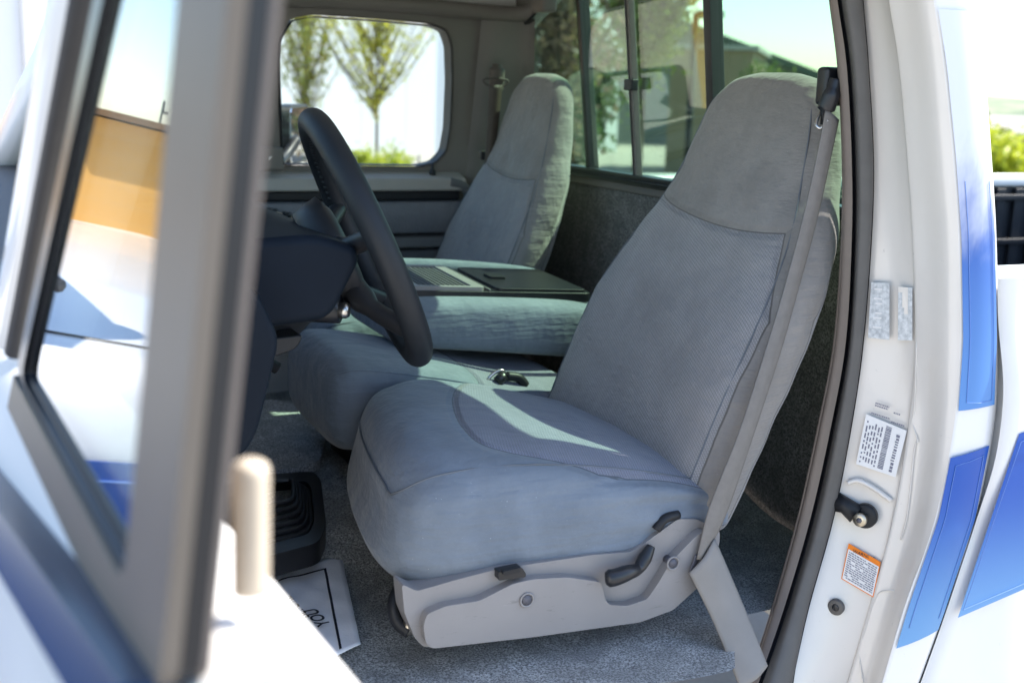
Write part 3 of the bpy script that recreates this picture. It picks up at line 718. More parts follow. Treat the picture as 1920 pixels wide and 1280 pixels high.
T7 = [(1832, 0), (1843, 130), (1856, 300), (1865, 450), (1868, 640), (1866, 760), (1850, 900), (1790, 1090), (1722, 1280)]     # rear corner of the cab
Y3 = [1.325]*9+[1.308, 1.282, 1.25, 1.215]; Y1 = [1.352]*9+[1.33, 1.298, 1.265, 1.225]
C0 = curve(onpy(T0), [1.375]*9+[1.35, 1.315, 1.28, 1.24]); C1 = curve(onpy(T1), Y1); C2 = curve(onpy(T2), [q-.002 for q in Y1]); C3 = curve(onpy(T3), Y3)
C3b = curve(onpy([(a+2, b) for a, b in T3]), [q+.01 for q in Y3])
C4 = curve(onpy(T4), 1.272); C5 = curve(onpy(T5), 1.245)
C5b = curve([(a*.5+b*.5+4, q) for (a, q), (b, _) in zip(onpy(T5), onpy(T6))], 1.215)
C6 = curve(onpy(T6), 1.200); C7 = curve(onpy(T7), 1.200)
def off(c, dx=0, dy=0, dz=0): return [p+np.array([dx, dy, dz]) for p in c]
body = ribbon('cab_side', [off(C6, .0, .0), [a*.5+b*.5+np.array([0, -.004, 0]) for a, b in zip(C6, C7)], C7, off(C7, .03, .035), off(C7, .035, .12)], MAT['white'], TRUCK, label='white rear corner of the cab beside the door opening')
body.modifiers.new('s', 'SOLIDIFY').thickness = .003
jamb = ribbon('door_jamb', [C3b, off([a*.5+b*.5 for a, b in zip(C3b, C4)], .006), C4, off(C4, -.004, -.004), C5, C5b, C6], MAT['jamb'], TRUCK, label='white painted door jamb carrying striker and stickers')
G().tube(catmull(C0, 6), .003, 8).ob('trim_lip', MAT['tanlip'], jamb)
ribbon('seal_lip', [C0, [a*.5+b*.5+np.array([-.008, 0, 0]) for a, b in zip(C0, C1)], C1], MAT['tanlip'], jamb)
ribbon('seal_groove', [off(C1, .004, .004), off(C2, .006, .008), off(C2, .004, .004)], MAT['black'], jamb)
sealm = [a*.5+b*.5+np.array([-.014, -.006, 0]) for a, b in zip(C2, C3)]
ribbon('door_seal', [C2, sealm, C3, off(C3, .01, .02)], MAT['rubber2'], jamb)
ribbon('sun_leak_block', [off(C0, .006, .006), off(C1, .018, .008), off(C3, .022, .012), off(C3b, .02, .03)], MAT['black'], jamb)  # unseen sheet added behind the seals to stop sun leaking between them
# inner side of the pillar closes the cab
ribbon('pillar_inner', [off(C0, .0, .0), off(C0, .05, .0), [np.array([(p[0]+rw(p[2]))/2, 1.37, p[2]]) for p in C0], [np.array([rw(p[2])+.004, 1.352, p[2]]) for p in C0]], MAT['trim'], jamb)
# pinch line on the outside of the pillar
def on(cA, cB, t): return [a*(1-t)+b*t for a, b in zip(cA, cB)]
# stripes on cab side, 2 mm proud
def patch(name, quad, y, mat, par, off_=-.003, n=8, inset=None, curvef=None):
    """sheet through four picture corners on plane y (TL,TR,BR,BL)"""
    A = [P(*q, y=y)+np.array([0, off_, 0]) for q in quad]; v = []; f = []
    for i in range(n+1):
        for j in range(n+1):
            u, w_ = j/n, i/n
            p = (A[0]*(1-u)+A[1]*u)*(1-w_)+(A[3]*(1-u)+A[2]*u)*w_
            if curvef: p = p+curvef(u, w_)
            v.append(p)
    for i in range(n):
        for j in range(n): a = i*(n+1)+j; f.append((a, a+1, a+n+2, a+n+1))
    return ob(name, v, f, mat, par), A
def strip_between(name, cA, cB, t0, t1, z0, z1, mat, par, offy=-.0042, n=26, s0=0, s1=0):
    """sheet following the body between two curves, from height z0 to z1 (skewed by s0/s1 on its ends)"""
    def at(c, z):
        zs = [p[2] for p in c][::-1]; return np.array([np.interp(z, zs, [p[k] for p in c][::-1]) for k in range(3)])
    v = []; f = []; m = 4
    for i in range(n+1):
        for j in range(m+1):
            u = j/m; w_ = i/n; z = (z0+s0*u)*(1-w_)+(z1+s1*u)*w_
            a, b = at(cA, z), at(cB, z); t = t0+(t1-t0)*u
            v.append(a*(1-t)+b*t+np.array([0, offy-.004*4*t*(1-t), 0]))
    for i in range(n):
        for j in range(m): a = i*(m+1)+j; f.append((a, a+1, a+m+2, a+m+1))
    return ob(name, v, f, mat, par, label=None)
zU0 = P(1800, 768, y=1.2)[2]
strip_between('stripe', C6, C7, .0+.02, .94, zU0, 1.72, MAT['stripeU'], body, s0=.004)
zt2 = P(1790, 855, y=1.2)[2]; zb2 = P(1688, 1210, y=1.2)[2]
strip_between('stripe', C6, C7, .02, .94, zb2, zt2, MAT['stripeL'], body, s0=.016, s1=.012)
def pinline(cA, cB, pts, off_=-.0088, r=.0005, par=None, mat='pin', nm='pinstripe'):
    def at(c, z):
        zs = [p[2] for p in c][::-1]; return np.array([np.interp(z, zs, [p[k] for p in c][::-1]) for k in range(3)])
    out = []
    for t, z in pts:
        a, b = at(cA, z), at(cB, z); out.append(a*(1-t)+b*t+np.array([0, off_-.004*4*t*(1-t)+.004, 0]))
    return G().tube(out, r, 5).ob(nm, MAT[mat], par)
zz = np.linspace(zb2+.03, zt2-.012, 14)
pinline(C6, C7, [(.16, q) for q in zz]+[(.5, zt2-.007), (.82, zt2-.002)]+[(.82, q+.006) for q in zz[::-1]], par=body)
zz = np.linspace(zU0+.012, 1.5, 14)
pinline(C6, C7, [(.84, q) for q in zz[::-1]]+[(.5, zU0+.01)]+[(.18, q) for q in zz], par=body)

# recessed step / dent on the jamb: bracket with striker, sticker set
st = P(1598, 965, y=1.285)
def fj2(cx, cy, cz, r, n=28): return [(cx+r*math.cos(t)*.8, cz+r*math.sin(t)) for t in np.linspace(0, 2*math.pi, n)[:-1]]
# jamb surface normal ~ -x with a lean: local frame for things bolted on it
JN = Vector((-.86, -.51, 0)).normalized(); JU = Vector((0, 0, 1)).cross(JN)*-1; JU = Vector((JU.x, JU.y, 0)).normalized(); JZ = Vector((0, 0, 1))
if JU.x < 0: JU = -JU
def jpt(px, py, y): return Vector(P(px, py, y=y))
c = jpt(1622, 966, 1.297)
strike = G().tube([c+JN*-.004, c+JN*.004, c+JN*.0065], [.019, .019, .016], 26).ob('striker_plate', MAT['dark'], jamb)
tail = [c+JU*-.012+JN*.003, c+JU*-.03+JZ*.010+JN*.004, c+JU*-.044+JZ*.012+JN*.002]
G().tube(tail, [.016, .013, .015], 14).ob('striker_tongue', MAT['dark'], jamb)
G().tube([c+JN*.004, c+JN*.0215, c+JN*.022, c+JN*.0255, c+JN*.027], [.0062, .0062, .0105, .0105, .009], 20).ob('striker_pin', MAT['brass'], jamb)
G().tube([c+JN*.0268, c+JN*.0276], [.0045, .0045], 6).ob('striker_socket', MAT['screw'], jamb)
c = jpt(1568, 1137, 1.297)
G().tube([c-JN*.003, c+JN*.003, c+JN*.004], [.0125, .0125, .010], 26).ob('rubber_plug', MAT['rubber2'], jamb)
G().tube([c+JN*.004, c+JN*.0048], [.0058, .005], 18).ob('plug_centre', MAT['black'], jamb)

# stickers ----------------------------------------------------------------
def jy(px, py):
    """y of the jamb surface seen at a pixel: between the rubber edge and the pillar corner"""
    a = np.interp(py, [t[1] for t in T3], [t[0] for t in T3]); b = np.interp(py, [t[1] for t in T4], [t[0] for t in T4]); c5 = np.interp(py, [t[1] for t in T5], [t[0] for t in T5])
    return float(np.interp(px, [a, b, c5], [1.335, 1.272, 1.245]))
def sticker(name, quad, mat, par, lift=.006):
    A = [Vector(P(q[0], q[1], y=jy(*q))) for q in quad]
    n = (A[1]-A[0]).cross(A[3]-A[0]).normalized()
    if n.y > 0: n = -n
    A = [a+n*lift for a in A]
    return A, n
def squad(A, n, u0, u1, v0, v1, lift):
    f_ = lambda u, v: (A[0]*(1-u)+A[1]*u)*(1-v)+(A[3]*(1-u)+A[2]*u)*v+n*lift
    return [f_(u0, v0), f_(u1, v0), f_(u1, v1), f_(u0, v1)]
def smark(g, A, n, u0, u1, v0, v1, lift=.0004): g.add(squad(A, n, u0, u1, v0, v1, lift), [(0, 1, 2, 3)])
def label_sheet(name, quad, mat, lift=.005):
    A, n = sticker(name, quad, mat, jamb, lift); q = squad(A, n, 0, 1, 0, 1, 0); b = squad(A, n, 0, 1, 0, 1, -.001)
    ob(name, q+b, [(0, 1, 2, 3), (7, 6, 5, 4), (0, 4, 5, 1), (1, 5, 6, 2), (2, 6, 7, 3), (3, 7, 4, 0)], mat, jamb, smooth=False); return A, n
rs = random.Random(3)
# certification label with barcode
A, n = label_sheet('certification_label', [(1625, 775), (1701, 806), (1680, 893), (1606, 868)], MAT['creaseless'])
g = G()
v_ = .06
while v_ < .94:
    h_ = rs.choice([.008, .012, .02]); smark(g, A, n, .52, .66, v_, v_+h_); v_ += h_+rs.choice([.008, .012])
g.ob('barcode', MAT['inkgrey'], jamb, smooth=False)
g = G()
for u in (.06, .13, .20, .27, .35, .42):
    v_ = .08+rs.random()*.1
    while v_ < .92:
        h_ = rs.uniform(.03, .12); smark(g, A, n, u, u+.035, v_, min(.94, v_+h_)); v_ += h_+rs.uniform(.02, .07)
v_ = .15
while v_ < .95: h_ = rs.uniform(.02, .06); smark(g, A, n, .80+rs.uniform(-.01, .01), .88, v_, v_+h_); v_ += h_+rs.uniform(.012, .03)
g.ob('label_print', MAT['inkgrey'], jamb, smooth=False)
g = G(); B, nb = sticker('x', [(1640, 750), (1710, 772), (1704, 800), (1634, 778)], None, None, .005)
for v_, u0, u1 in ((.05, .05, .42), (.2, .05, .4), (.3, .56, .74), (.75, .0, .5), (.92, .55, .9)):
    u = u0
    while u < u1: w_ = rs.uniform(.02, .05); smark(g, B, nb, u, min(u1, u+w_), v_, v_+.10); u += w_+.012
g.ob('jamb_print', MAT['inkgrey'], jamb, smooth=False)
# warning sticker
A, n = label_sheet('warning_sticker', [(1592, 1017), (1652, 1052), (1638, 1118), (1578, 1083)], MAT['orange'])
g = G(); smark(g, A, n, .025, .975, .14, .975); g.ob('sticker_paper', MAT['creaseless'], jamb, smooth=False)
g = G()
for k in range(13):
    v_ = .19+k*.058; u = .06
    while u < .93:
        w_ = rs.uniform(.03, .12)
        if rs.random() < .9: smark(g, A, n, u, min(.94, u+w_), v_, v_+.028, .0008)
        u += w_+.018
g.ob('sticker_text', MAT['inkgrey'], jamb, smooth=False)
def text(name, s, A, n, u, v, hfrac, mat, par, lift=.001, rot=0, bold=.0):
    cu = bpy.data.curves.new(name, 'FONT'); cu.body = s; cu.align_x = 'CENTER'; cu.align_y = 'CENTER'; cu.offset = bold
    o = bpy.data.objects.new(name, cu); COL.objects.link(o); cu.materials.append(mat)
    ux = ((A[1]-A[0])+(A[2]-A[3]))*.5; vy = ((A[0]-A[3])+(A[1]-A[2]))*.5
    H = vy.length*hfrac; X = ux.normalized(); Y = vy.normalized()
    if rot: X, Y = vy.normalized(), -ux.normalized(); H = ux.length*hfrac
    Z = X.cross(Y).normalized()
    pos = (A[0]*(1-u)+A[1]*u)*(1-v)+(A[3]*(1-u)+A[2]*u)*v+n*lift
    m = Matrix([[X.x, Y.x, Z.x, pos.x], [X.y, Y.y, Z.y, pos.y], [X.z, Y.z, Z.z, pos.z], [0, 0, 0, 1]])@Matrix.Scale(H*1.35, 4)
    o.parent = par; o.matrix_local = m; return o
text('warning_word', 'WARNING', A, n, .5, .07, .095, MAT['ink'], jamb)
# faded blue labels
A, n = label_sheet('faded_label', [(1636, 528), (1670, 530), (1670, 636), (1630, 632)], MAT['inkblue'])
g = G()
for k in range(9):
    if k % 3 != 1: smark(g, A, n, .2+.1*(k % 2), .62, .1+k*.085, .13+k*.085)
g.ob('label_print', MAT['creaseless'], jamb, smooth=False)
A, n = label_sheet('faded_label', [(1687, 536), (1713, 538), (1713, 637), (1686, 636)], MAT['inkblue'])
g = G(); smark(g, A, n, .3, .7, .0, .38); smark(g, A, n, .45, .7, .38, .5); smark(g, A, n, .0, .3, .0, .1); g.ob('torn_patch', MAT['jamb'], jamb, smooth=False)
# seam sealer lines on the jamb
for pts in ([(1720, 640), (1716, 760), (1712, 790), (1722, 825), (1716, 840), (1703, 960), (1690, 1010)], [(1678, 1105), (1652, 1108), (1640, 1130), (1622, 1190), (1612, 1215), (1620, 1280)]):
    G().tube(catmull([Vector(P(q[0], q[1], y=jy(*q)))+JN*.0035 for q in pts], 5), .0011, 6).ob('sealer_bead', MAT['jamb'], jamb)
G().tube(catmull([Vector(P(q[0], q[1], y=jy(*q)))+JN*.002 for q in ((1590, 905), (1610, 900), (1640, 915), (1672, 938))], 5), .004, 8).ob('pressed_ridge', MAT['jamb'], jamb)

# ---- bed -----------------------------------------------------------------------------
BY = 1.196
B0 = [p+np.array([.028, .0, 0]) for p in C7]
def at_c(c, z):
    zs = [p[2] for p in c][::-1]; return np.array([np.interp(z, zs, [p[k] for p in c][::-1]) for k in range(3)])
ztop = P(1874, 522, y=1.2)[2]
zs = [ztop, 1.30, 1.2, 1.1, 1.0, .92, .84, .76, .70, .60]
prof_ = [at_c(B0, max(z, .66)) for z in zs]
for p, z in zip(prof_, zs): p[2] = z
def bedcurve(dx, dy=0):
    return [np.array([p[0]+dx, 1.2+dy+(-.012 if 1.0 < z < 1.27 else 0), z]) for p, z in zip(prof_, zs)]
bed = ribbon('truck_bed', [off(bedcurve(.0, .05), .002), bedcurve(.0, .006), bedcurve(.012, -.002), bedcurve(.5), bedcurve(1.4), bedcurve(2.2)], MAT['white'], TRUCK, label='white bed side with blue stripe behind the cab')
g = G().box(1.375, 3.6, 1.205, 1.30, ztop-.02, ztop+.002)
g.ob('bed_rail', MAT['white'], bed, smooth=False, bevel=.008)
G().box(1.40, 3.6, 1.30, 1.315, .85, ztop-.004).ob('bed_liner', MAT['black'], bed, smooth=False)
G().box(1.40, 3.6, 1.30, 2.95, .84, .86).ob('bed_floor', MAT['black'], bed, smooth=False)
G().box(1.395, 1.425, 1.32, 2.94, .85, 1.345).ob('bed_front', MAT['black'], bed, smooth=False)
# ribbed far liner and far rail
g = G()
for i in range(26):
    x0 = 1.45+i*.085; g.box(x0, x0+.04, 2.925, 2.94, .86, 1.33)
g.box(1.40, 3.62, 2.94, 2.965, .86, 1.335)
for zq in (1.29, 1.14): g.box(1.42, 3.6, 2.918, 2.926, zq, zq+.02)
g.ob('bed_liner', MAT['dark'], bed, smooth=False, bevel=.003)
G().box(1.38, 3.7, 2.93, 3.06, 1.335, 1.372).ob('bed_rail', MAT['white'], bed, smooth=False, bevel=.01)
G().box(3.6, 3.66, 1.22, 3.05, .84, 1.34).ob('tailgate', MAT['white'], bed, smooth=False, bevel=.01)
# bed stripe
qd = [(1908, 812), (2120, 730), (2120, 1015), (1793, 1156)]
def bedpatch(name, quad, mat, lift):
    n_ = 10; A = [P(*q, y=1.186) for q in quad]; v = []; f = []
    for i in range(n_+1):
        for j in range(n_+1):
            u, w_ = j/n_, i/n_; p = (A[0]*(1-u)+A[1]*u)*(1-w_)+(A[3]*(1-u)+A[2]*u)*w_; p = np.array(p); p[1] = 1.186-lift; v.append(p)
    for i in range(n_):
        for j in range(n_): a = i*(n_+1)+j; f.append((a, a+1, a+n_+2, a+n_+1))
    ob(name, v, f, mat, bed); return A
A = bedpatch('stripe', qd, MAT['stripeL'], .003)
cenq = [(1914, 826), (2120, 745)]; 
G().tube([P(*q, y=1.181) for q in ((2110, 752), (1915, 828), (1806, 1143), (2110, 1012))], .0005, 5).ob('pinstripe', MAT['pin'], bed)

# ---- rocker under the door opening and seat belt ---------------------------------------------
G().box(.0, .84, 1.205, 1.226, .60, .80).ob('door_sill', MAT['white'], TRUCK, smooth=False, bevel=.02, segs=3, label='white painted sill below the door opening')
yb = [1.372, 1.368, 1.362, 1.352, 1.34, 1.33, 1.325, 1.32]
Lc = [(1548, 205), (1532, 290), (1505, 410), (1470, 540), (1437, 650), (1385, 810), (1330, 950), (1306, 1048)]
Rc = [(1572, 225), (1556, 300), (1529, 420), (1491, 560), (1461, 665), (1412, 815), (1360, 965), (1318, 1046)]
belt = ribbon('seat_belt', [curve(Lc, yb), [a*.5+b*.5+np.array([.0, -.002, 0]) for a, b in zip(curve(Lc, yb), curve(Rc, yb))], curve(Rc, [q+.006 for q in yb])], MAT['strap'], TRUCK, label="taupe seat belt hanging beside the driver's seat", solid=.0024)
YA = [1.315, 1.298, 1.278, 1.245]; YB = [1.325, 1.308, 1.288, 1.255]
La = [(1292, 1074), (1330, 1150), (1356, 1210), (1388, 1290)]; Ra = [(1339, 1009), (1378, 1100), (1405, 1165), (1438, 1248)]
ribbon('belt_sleeve', [curve(La, YA), [a*.5+b*.5+np.array([0, -.006, 0]) for a, b in zip(curve(La, YA), curve(Ra, YB))], curve(Ra, YB)], MAT['sleeve'], belt, solid=.004)
ribbon('sleeve_back', [curve([(1292, 1074), (1299, 1056), (1304, 1040)], 1.323), curve([(1300, 1076), (1312, 1056), (1318, 1038)], 1.335)], MAT['screw'], belt, solid=.002)
dr = P(1553, 172, y=1.385)
G().tube(catmull([P(1545, 232, y=1.385), P(1549, 205, y=1.38), P(1560, 175, y=1.375), P(1568, 150, y=1.375)], 5), [.006]*5+[.013]*6+[.010]*5, 12).ob('belt_guide', MAT['black'], belt)
G().tube(catmull([P(1545, 200, y=1.39), P(1533, 222, y=1.385), P(1531, 236, y=1.38), P(1540, 240, y=1.375), P(1552, 225, y=1.37)], 5), .0025, 8).ob('guide_ring', MAT['metal'], belt)
G().box(dr[0]-.005, dr[0]+.04, 1.385, 1.41, dr[2]-.02, dr[2]+.035).ob('guide_anchor', MAT['black'], belt, smooth=False, bevel=.006)

# ---- steering wheel, column, dash ---------------------------------------------------------------
Ct = Vector((.516, 1.62, 1.3825)); tau = math.atan2(.148, .333); RW = .182
wu = Vector((-math.sin(tau), 0, math.cos(tau))); be = R(8.6); wv = Vector((math.sin(be), math.cos(be), 0)); wn = Vector((math.cos(tau)*math.cos(be), -math.cos(tau)*math.sin(be), math.sin(tau))); wu = wn.cross(wv)
ring = [Ct+(wu*math.cos(a)+wv*math.sin(a))*RW for a in np.linspace(0, 2*math.pi, 73)[:-1]]
wheel = G().tube(ring, .0192, 20, True).ob('steering_wheel', MAT['wheel'], TRUCK, label='dark blue grey steering wheel with thick rim')
hub = Ct-wn*.05
G().tube([hub-wn*.03, hub+wn*.01, hub+wn*.022], [.075, .085, .06], 28).ob('hub', MAT['dark'], wheel)
for sy, su in ((1, .18), (-1, .18), (.75, -.72), (-.75, -.72)):
    d = (wv*sy+wu*su).normalized(); G().tube(catmull([hub+d*.05, hub+d*.11+wn*.012, Ct+d*(RW-.004)], 4), [.02]*4+[.014]*5, 10).ob('spoke', MAT['dark'], wheel)
# finger grips moulded inside the far part of the rim
g = G()
for k in range(16):
    a = R(18+k*3.6); p = Ct+(wu*math.cos(a)+wv*math.sin(a))*(RW-.013); g.tube([p-wn*.012, p+wn*.012], .0052, 8)
g.ob('finger_grips', MAT['wheel'], wheel)
colm = G().tube(catmull([hub-wn*.02, hub-wn*.08+Vector((0, 0, -.01)), Vector((.33, 1.62, 1.27)), Vector((.18, 1.62, 1.20))], 6), [.055]*3+[.068]*10+[.06]*6, 24).ob('steering_column', MAT['dark'], TRUCK, label='dark steering column shroud behind the wheel')
kp_ = Vector(P(640, 581, y=1.555))
G().tube([kp_+Vector((-.05, .03, .0)), kp_+Vector((-.002, 0, 0))], [.019, .019], 22).ob('lock_barrel', MAT['black'], colm)
G().tube([kp_+Vector((-.004, 0, 0)), kp_+Vector((.006, -.004, 0)), kp_+Vector((.010, -.006, 0))], [.0115, .0115, .009], 20).ob('ignition_lock', MAT['metal'], colm)
# instrument hood and dash: profiles swept along y
def sweep_y(name, pr, y0, y1, mat, par, **k):
    n = len(pr); v = [(a, y0, b) for a, b in pr]+[(a, y1, b) for a, b in pr]
    return ob(name, v, [(i, (i+1) % n, n+(i+1) % n, n+i) for i in range(n)]+[tuple(range(n))[::-1], tuple(range(n, 2*n))], mat, par, smooth=False, **k)
dash = sweep_y('dashboard', roundpoly([(.0, 1.35), (.18, 1.385), (.30, 1.365), (.33, 1.30), (.30, 1.18), (.22, 1.08), (.0, 1.02)], .02), 1.36, 2.84, MAT['dash'], TRUCK, bevel=.012, label='navy blue dashboard under the steering wheel')
sweep_y('cluster_hood', roundpoly([(.12, 1.34), (.16, 1.398), (.40, 1.412), (.455, 1.395), (.46, 1.375), (.42, 1.30), (.22, 1.28)], .02), 1.46, 1.89, MAT['dash'], dash, bevel=.02, segs=4)
sweep_y('cluster_face', [(.40, 1.30), (.452, 1.385), (.454, 1.384), (.402, 1.298)], 1.49, 1.86, MAT['black'], dash)
sweep_y('lower_panel', roundpoly([(.24, 1.26), (.40, 1.27), (.39, 1.25), (.34, 1.235), (.24, 1.20)], .015), 1.52, 2.2, MAT['dark'], dash, bevel=.01)
G().tube(catmull([(.30, 1.50, 1.20), (.33, 1.6, 1.19), (.36, 1.72, 1.17)], 5), .010, 10).ob('column_brace', MAT['dark'], dash)
for k, (px, py, yy) in enumerate(((505, 640, 1.62), (543, 632, 1.66), (520, 690, 1.75))):
    p = Vector(P(px, py, y=yy)); G().tube([p+Vector((-.10, 0, .05)), p+Vector((-.03, 0, .02)), p], [.008, .008, .010], 10).ob('control_rod', MAT['dark'], dash)
for py_ in (1.62, 1.80):
    G().tube(catmull([(.14, py_, 1.12), (.22, py_, .98), (.27, py_, .925)], 5), .008, 8).ob('pedal_arm', MAT['dark'], dash)
    G().box(.255, .275, py_-.035, py_+.035, .89, .95).ob('pedal_pad', MAT['black'], dash, smooth=False, bevel=.004)
# firewall closes the footwell
G().box(-.17, -.15, 1.36, 2.9, .8, 1.30).ob('firewall', MAT['black'], dash, smooth=False)

# ---- hood, fender, cowl, windshield (seen in the door glass) ----------------------------------------
def fend(): 
    xs_ = [.085, .0, -.2, -.6, -1.1, -1.5]
    rows = [(1.235, .62, .0), (1.2, .75, 0), (1.185, 1.0, .0), (1.18, 1.15, 0), (1.19, 1.27, 0), (1.225, 1.335, -.0), (1.32, 1.352, -.01), (1.6, 1.372, -.012), (2.12, 1.385, -.015), (2.62, 1.372, -.012), (2.92, 1.352, -.01), (3.02, 1.33, 0), (3.06, 1.2, 0), (3.06, .7, 0)]
    return [[np.array([x, y, z+k_*max(0, -x)*2.5]) for x in xs_] for y, z, k_ in rows]
hood = ribbon('hood', fend(), MAT['white'], TRUCK, per=4, label='white hood and front fender reflected in the door glass', smooth=True)
for yq in (1.30, 2.95): G().tube([(.08, yq, 1.349+.003), (-.6, yq, 1.335), (-1.5, yq, 1.318)], .003, 6).ob('hood_gap', MAT['black'], hood)
v = [(x, 1.1755, z) for x, z in ((.07, 1.02), (.07, 1.245), (-.2, 1.25), (-1.3, 1.25), (-1.3, 1.0), (-.2, 1.0))]
ob('stripe', v, [(0, 1, 2, 5), (2, 3, 4, 5)], MAT['stripeL'], hood, smooth=False, solid=.002)
G().tube([(.05, 1.1735, 1.03), (.05, 1.228, 1.0)][:1]+[(.05, 1.1735, 1.225), (-.2, 1.1735, 1.23), (-1.2, 1.1735, 1.23)], .0012, 5).ob('pinstripe', MAT['pin'], hood)
wip = G().tube(catmull([(.02, 1.5, 1.40), (-.04, 1.40, 1.405), (-.06, 1.30, 1.40)], 5), .008, 8)
wip.ob('wiper', MAT['rubber2'], hood)
# A pillars, windshield
wsf = ob('windshield', [(.10, 1.34, 1.40), (.10, 2.80, 1.40), (.30, 2.72, 1.86), (.30, 1.40, 1.86)], [(0, 1, 2, 3)], MAT['glassc'], TRUCK, smooth=False, solid=.005, label='windshield above the hood')
for a, b in (((.06, 1.25, 1.34), (.28, 1.33, 1.88)), ((.06, 2.92, 1.36), (.28, 2.80, 1.88))):
    a, b = Vector(a), Vector(b); G().tube([a, (a+b)/2, b], [.045, .035, .035], 14).ob('pillar', MAT['white'], wsf)
G().tube([(.30, 1.35, 1.88), (.30, 2.78, 1.88)], .03, 10).ob('header', MAT['trim'], wsf)
G().box(.02, .14, 1.25, 2.95, 1.33, 1.40).ob('cowl', MAT['dark'], wsf, smooth=False, bevel=.01)

# ---- the open driver's door ----------------------------------------------------------------------------
def xg(y, z): return .036+(.95-y)*.072+(z-1.375)*.12
def fd(a, b, d): return (xg(a, b)+d, a, b)
gh = roundpoly([(.955, 1.371), (.53, 1.371), (.53, 1.81), (.60, 1.81)], [.03, .02, .03, .03], 4)
gh2 = roundpoly([(.985, 1.369), (.535, 1.369), (.535, 1.815), (.632, 1.815)], [.03, .02, .03, .03], 4)
fo = roundpoly([(1.02, 1.300), (.455, 1.355), (.455, 1.86), (.60, 1.86)], [.01, .01, .04, .05], 4)
# door shell below the belt
sec = []
shell_o = [(.04, .64), (.08, .60), (.155, .60), (.17, .70), (.176, 1.25), (.166, 1.310), (.134, 1.340), (.103, 1.359), (.09, 1.360), (.06, 1.345), (.030, 1.29), (.018, 1.15), (.018, .90)]
v = []; f = []; n = len(shell_o); ysd = [.450, .452, .60, .90, 1.17, 1.175]
for yy in ysd:
    k_ = (.450-yy)*.072
    for a, b in shell_o: v.append((a+k_+(-.0 if yy in (.452, .60, .90, 1.17) else 0), yy, b))
for i in range(len(ysd)-1):
    for j in range(n): f.append((i*n+j, i*n+(j+1) % n, (i+1)*n+(j+1) % n, (i+1)*n+j))
f += [tuple(range(n))[::-1], tuple(range((len(ysd)-1)*n, len(ysd)*n))]
door = ob('driver_door', v, f, simple('door paint', (.74, .72, .69), .5, 0, .15, .03, 5), TRUCK, smooth=False, bevel=.008, segs=3, label="open driver's door with raised glass beside the camera")
slab('window_frame', fo, [gh2], fd, -.011, -.0032, simple('taupe door frame paint', (.185, .155, .125), .5, 0, .2, .05, 14), door, bevel=.004, segs=3)
slab('frame_core', shrink(fo, -.001), [shrink(gh, -.004)], fd, -.0030, .0055, MAT['black'], door, bevel=.001)
slab('glass_channel', shrink(gh2, .0), [shrink(gh, -.001)], fd, -.0075, .003, MAT['black'], door, bevel=.001)
slab('inner_frame', shrink(fo, .001), [shrink(gh, -.006)], fd, .0057, .0098, MAT['tanlip'], door, bevel=.002)
slab('door_glass', shrink(gh, -.006), [], fd, -.002, .002, MAT['glassd'], door)
# belt moulding outside
bm_ = [(.94+.03, 1.352), (.44, 1.352), (.44, 1.322), (.97, 1.322)]
slab('belt_moulding', roundpoly([(1.0, 1.304), (.458, 1.358), (.458, 1.336), (1.0, 1.282)], .006), [], lambda a, b, d: (xg(a, 1.375)+d-.014+(b-1.355)*.5, a, b), -.014, .008, simple('navy belt moulding', (.03, .05, .09), .25, 0, .6, .1, 20), door, bevel=.004)
# groove between frame and A pillar post
fr = [(1.0, 1.375), (.83, 1.61), (.70, 1.80)]
G().tube([fd(a+.03, b, -.004) for a, b in fr], .008, 8).ob('front_seal', MAT['rubber'], door)
G().tube([fd(a+.10, b, .008) for a, b in fr], .024, 12).ob('front_post', MAT['white'], door)
# lock tab, pull and latch details on the inner side near the edge
tb = [Vector(P(470, 1110, y=.50)), Vector(P(470, 1000, y=.50)), Vector(P(470, 900, y=.50)), Vector(P(471, 862, y=.50))]
G().tube(catmull(tb, 5), [.0085]*12+[.0082, .0076, .0062, .004], 14).ob('pull_tab', MAT['cream'], door)

# ==================================================================== LOOSE THING IN THE CAB
pc = [Vector(P(q[0], q[1], z=.842)) for q in ((380, 1105), (640, 1040), (676, 1207), (392, 1330))]
def ppt(u, v_, l=0): 
    p = (pc[0]*(1-u)+pc[1]*u)*(1-v_)+(pc[3]*(1-u)+pc[2]*u)*v_
    return p+Vector((0, 0, l+.0012*math.sin(u*17+v_*9)*math.sin(v_*13-u*5)+.0006*math.sin(u*31-v_*27)))
v = []; f = []; n = 26
for i in range(n+1):
    for j in range(n+1): v.append(ppt(j/n, i/n))
for i in range(n):
    for j in range(n): a = i*(n+1)+j; f.append((a, a+1, a+n+2, a+n+1))
m = M('floor mat paper', (.88, .88, .90), .6, 0, .2); m.bump(m.noise(13, 5, .7), .5, .004)
paper = ob('paper_mat', v, f, m.m, None, label='white printed paper mat lying on the driver footwell carpet', props={'category': 'paper mat'}, solid=.0012)
g = G()
def pband(u0, u1, v0, v1, n_=20):
    vv = []; ff = []
    for i in range(n_+1):
        t = i/n_
        for s_ in (0, 1):
            if u1-u0 > v1-v0: vv.append(ppt(u0+(u1-u0)*t, v0+(v1-v0)*s_, .0016))
            else: vv.append(ppt(u0+(u1-u0)*s_, v0+(v1-v0)*t, .0016))
    for i in range(n_): ff.append((2*i, 2*i+1, 2*i+3, 2*i+2))
    g.add(vv, ff)
pband(.06, .865, .115, .130); pband(.85, .868, .115, .97)
g.ob('printed_border', MAT['ink'], paper, smooth=False)
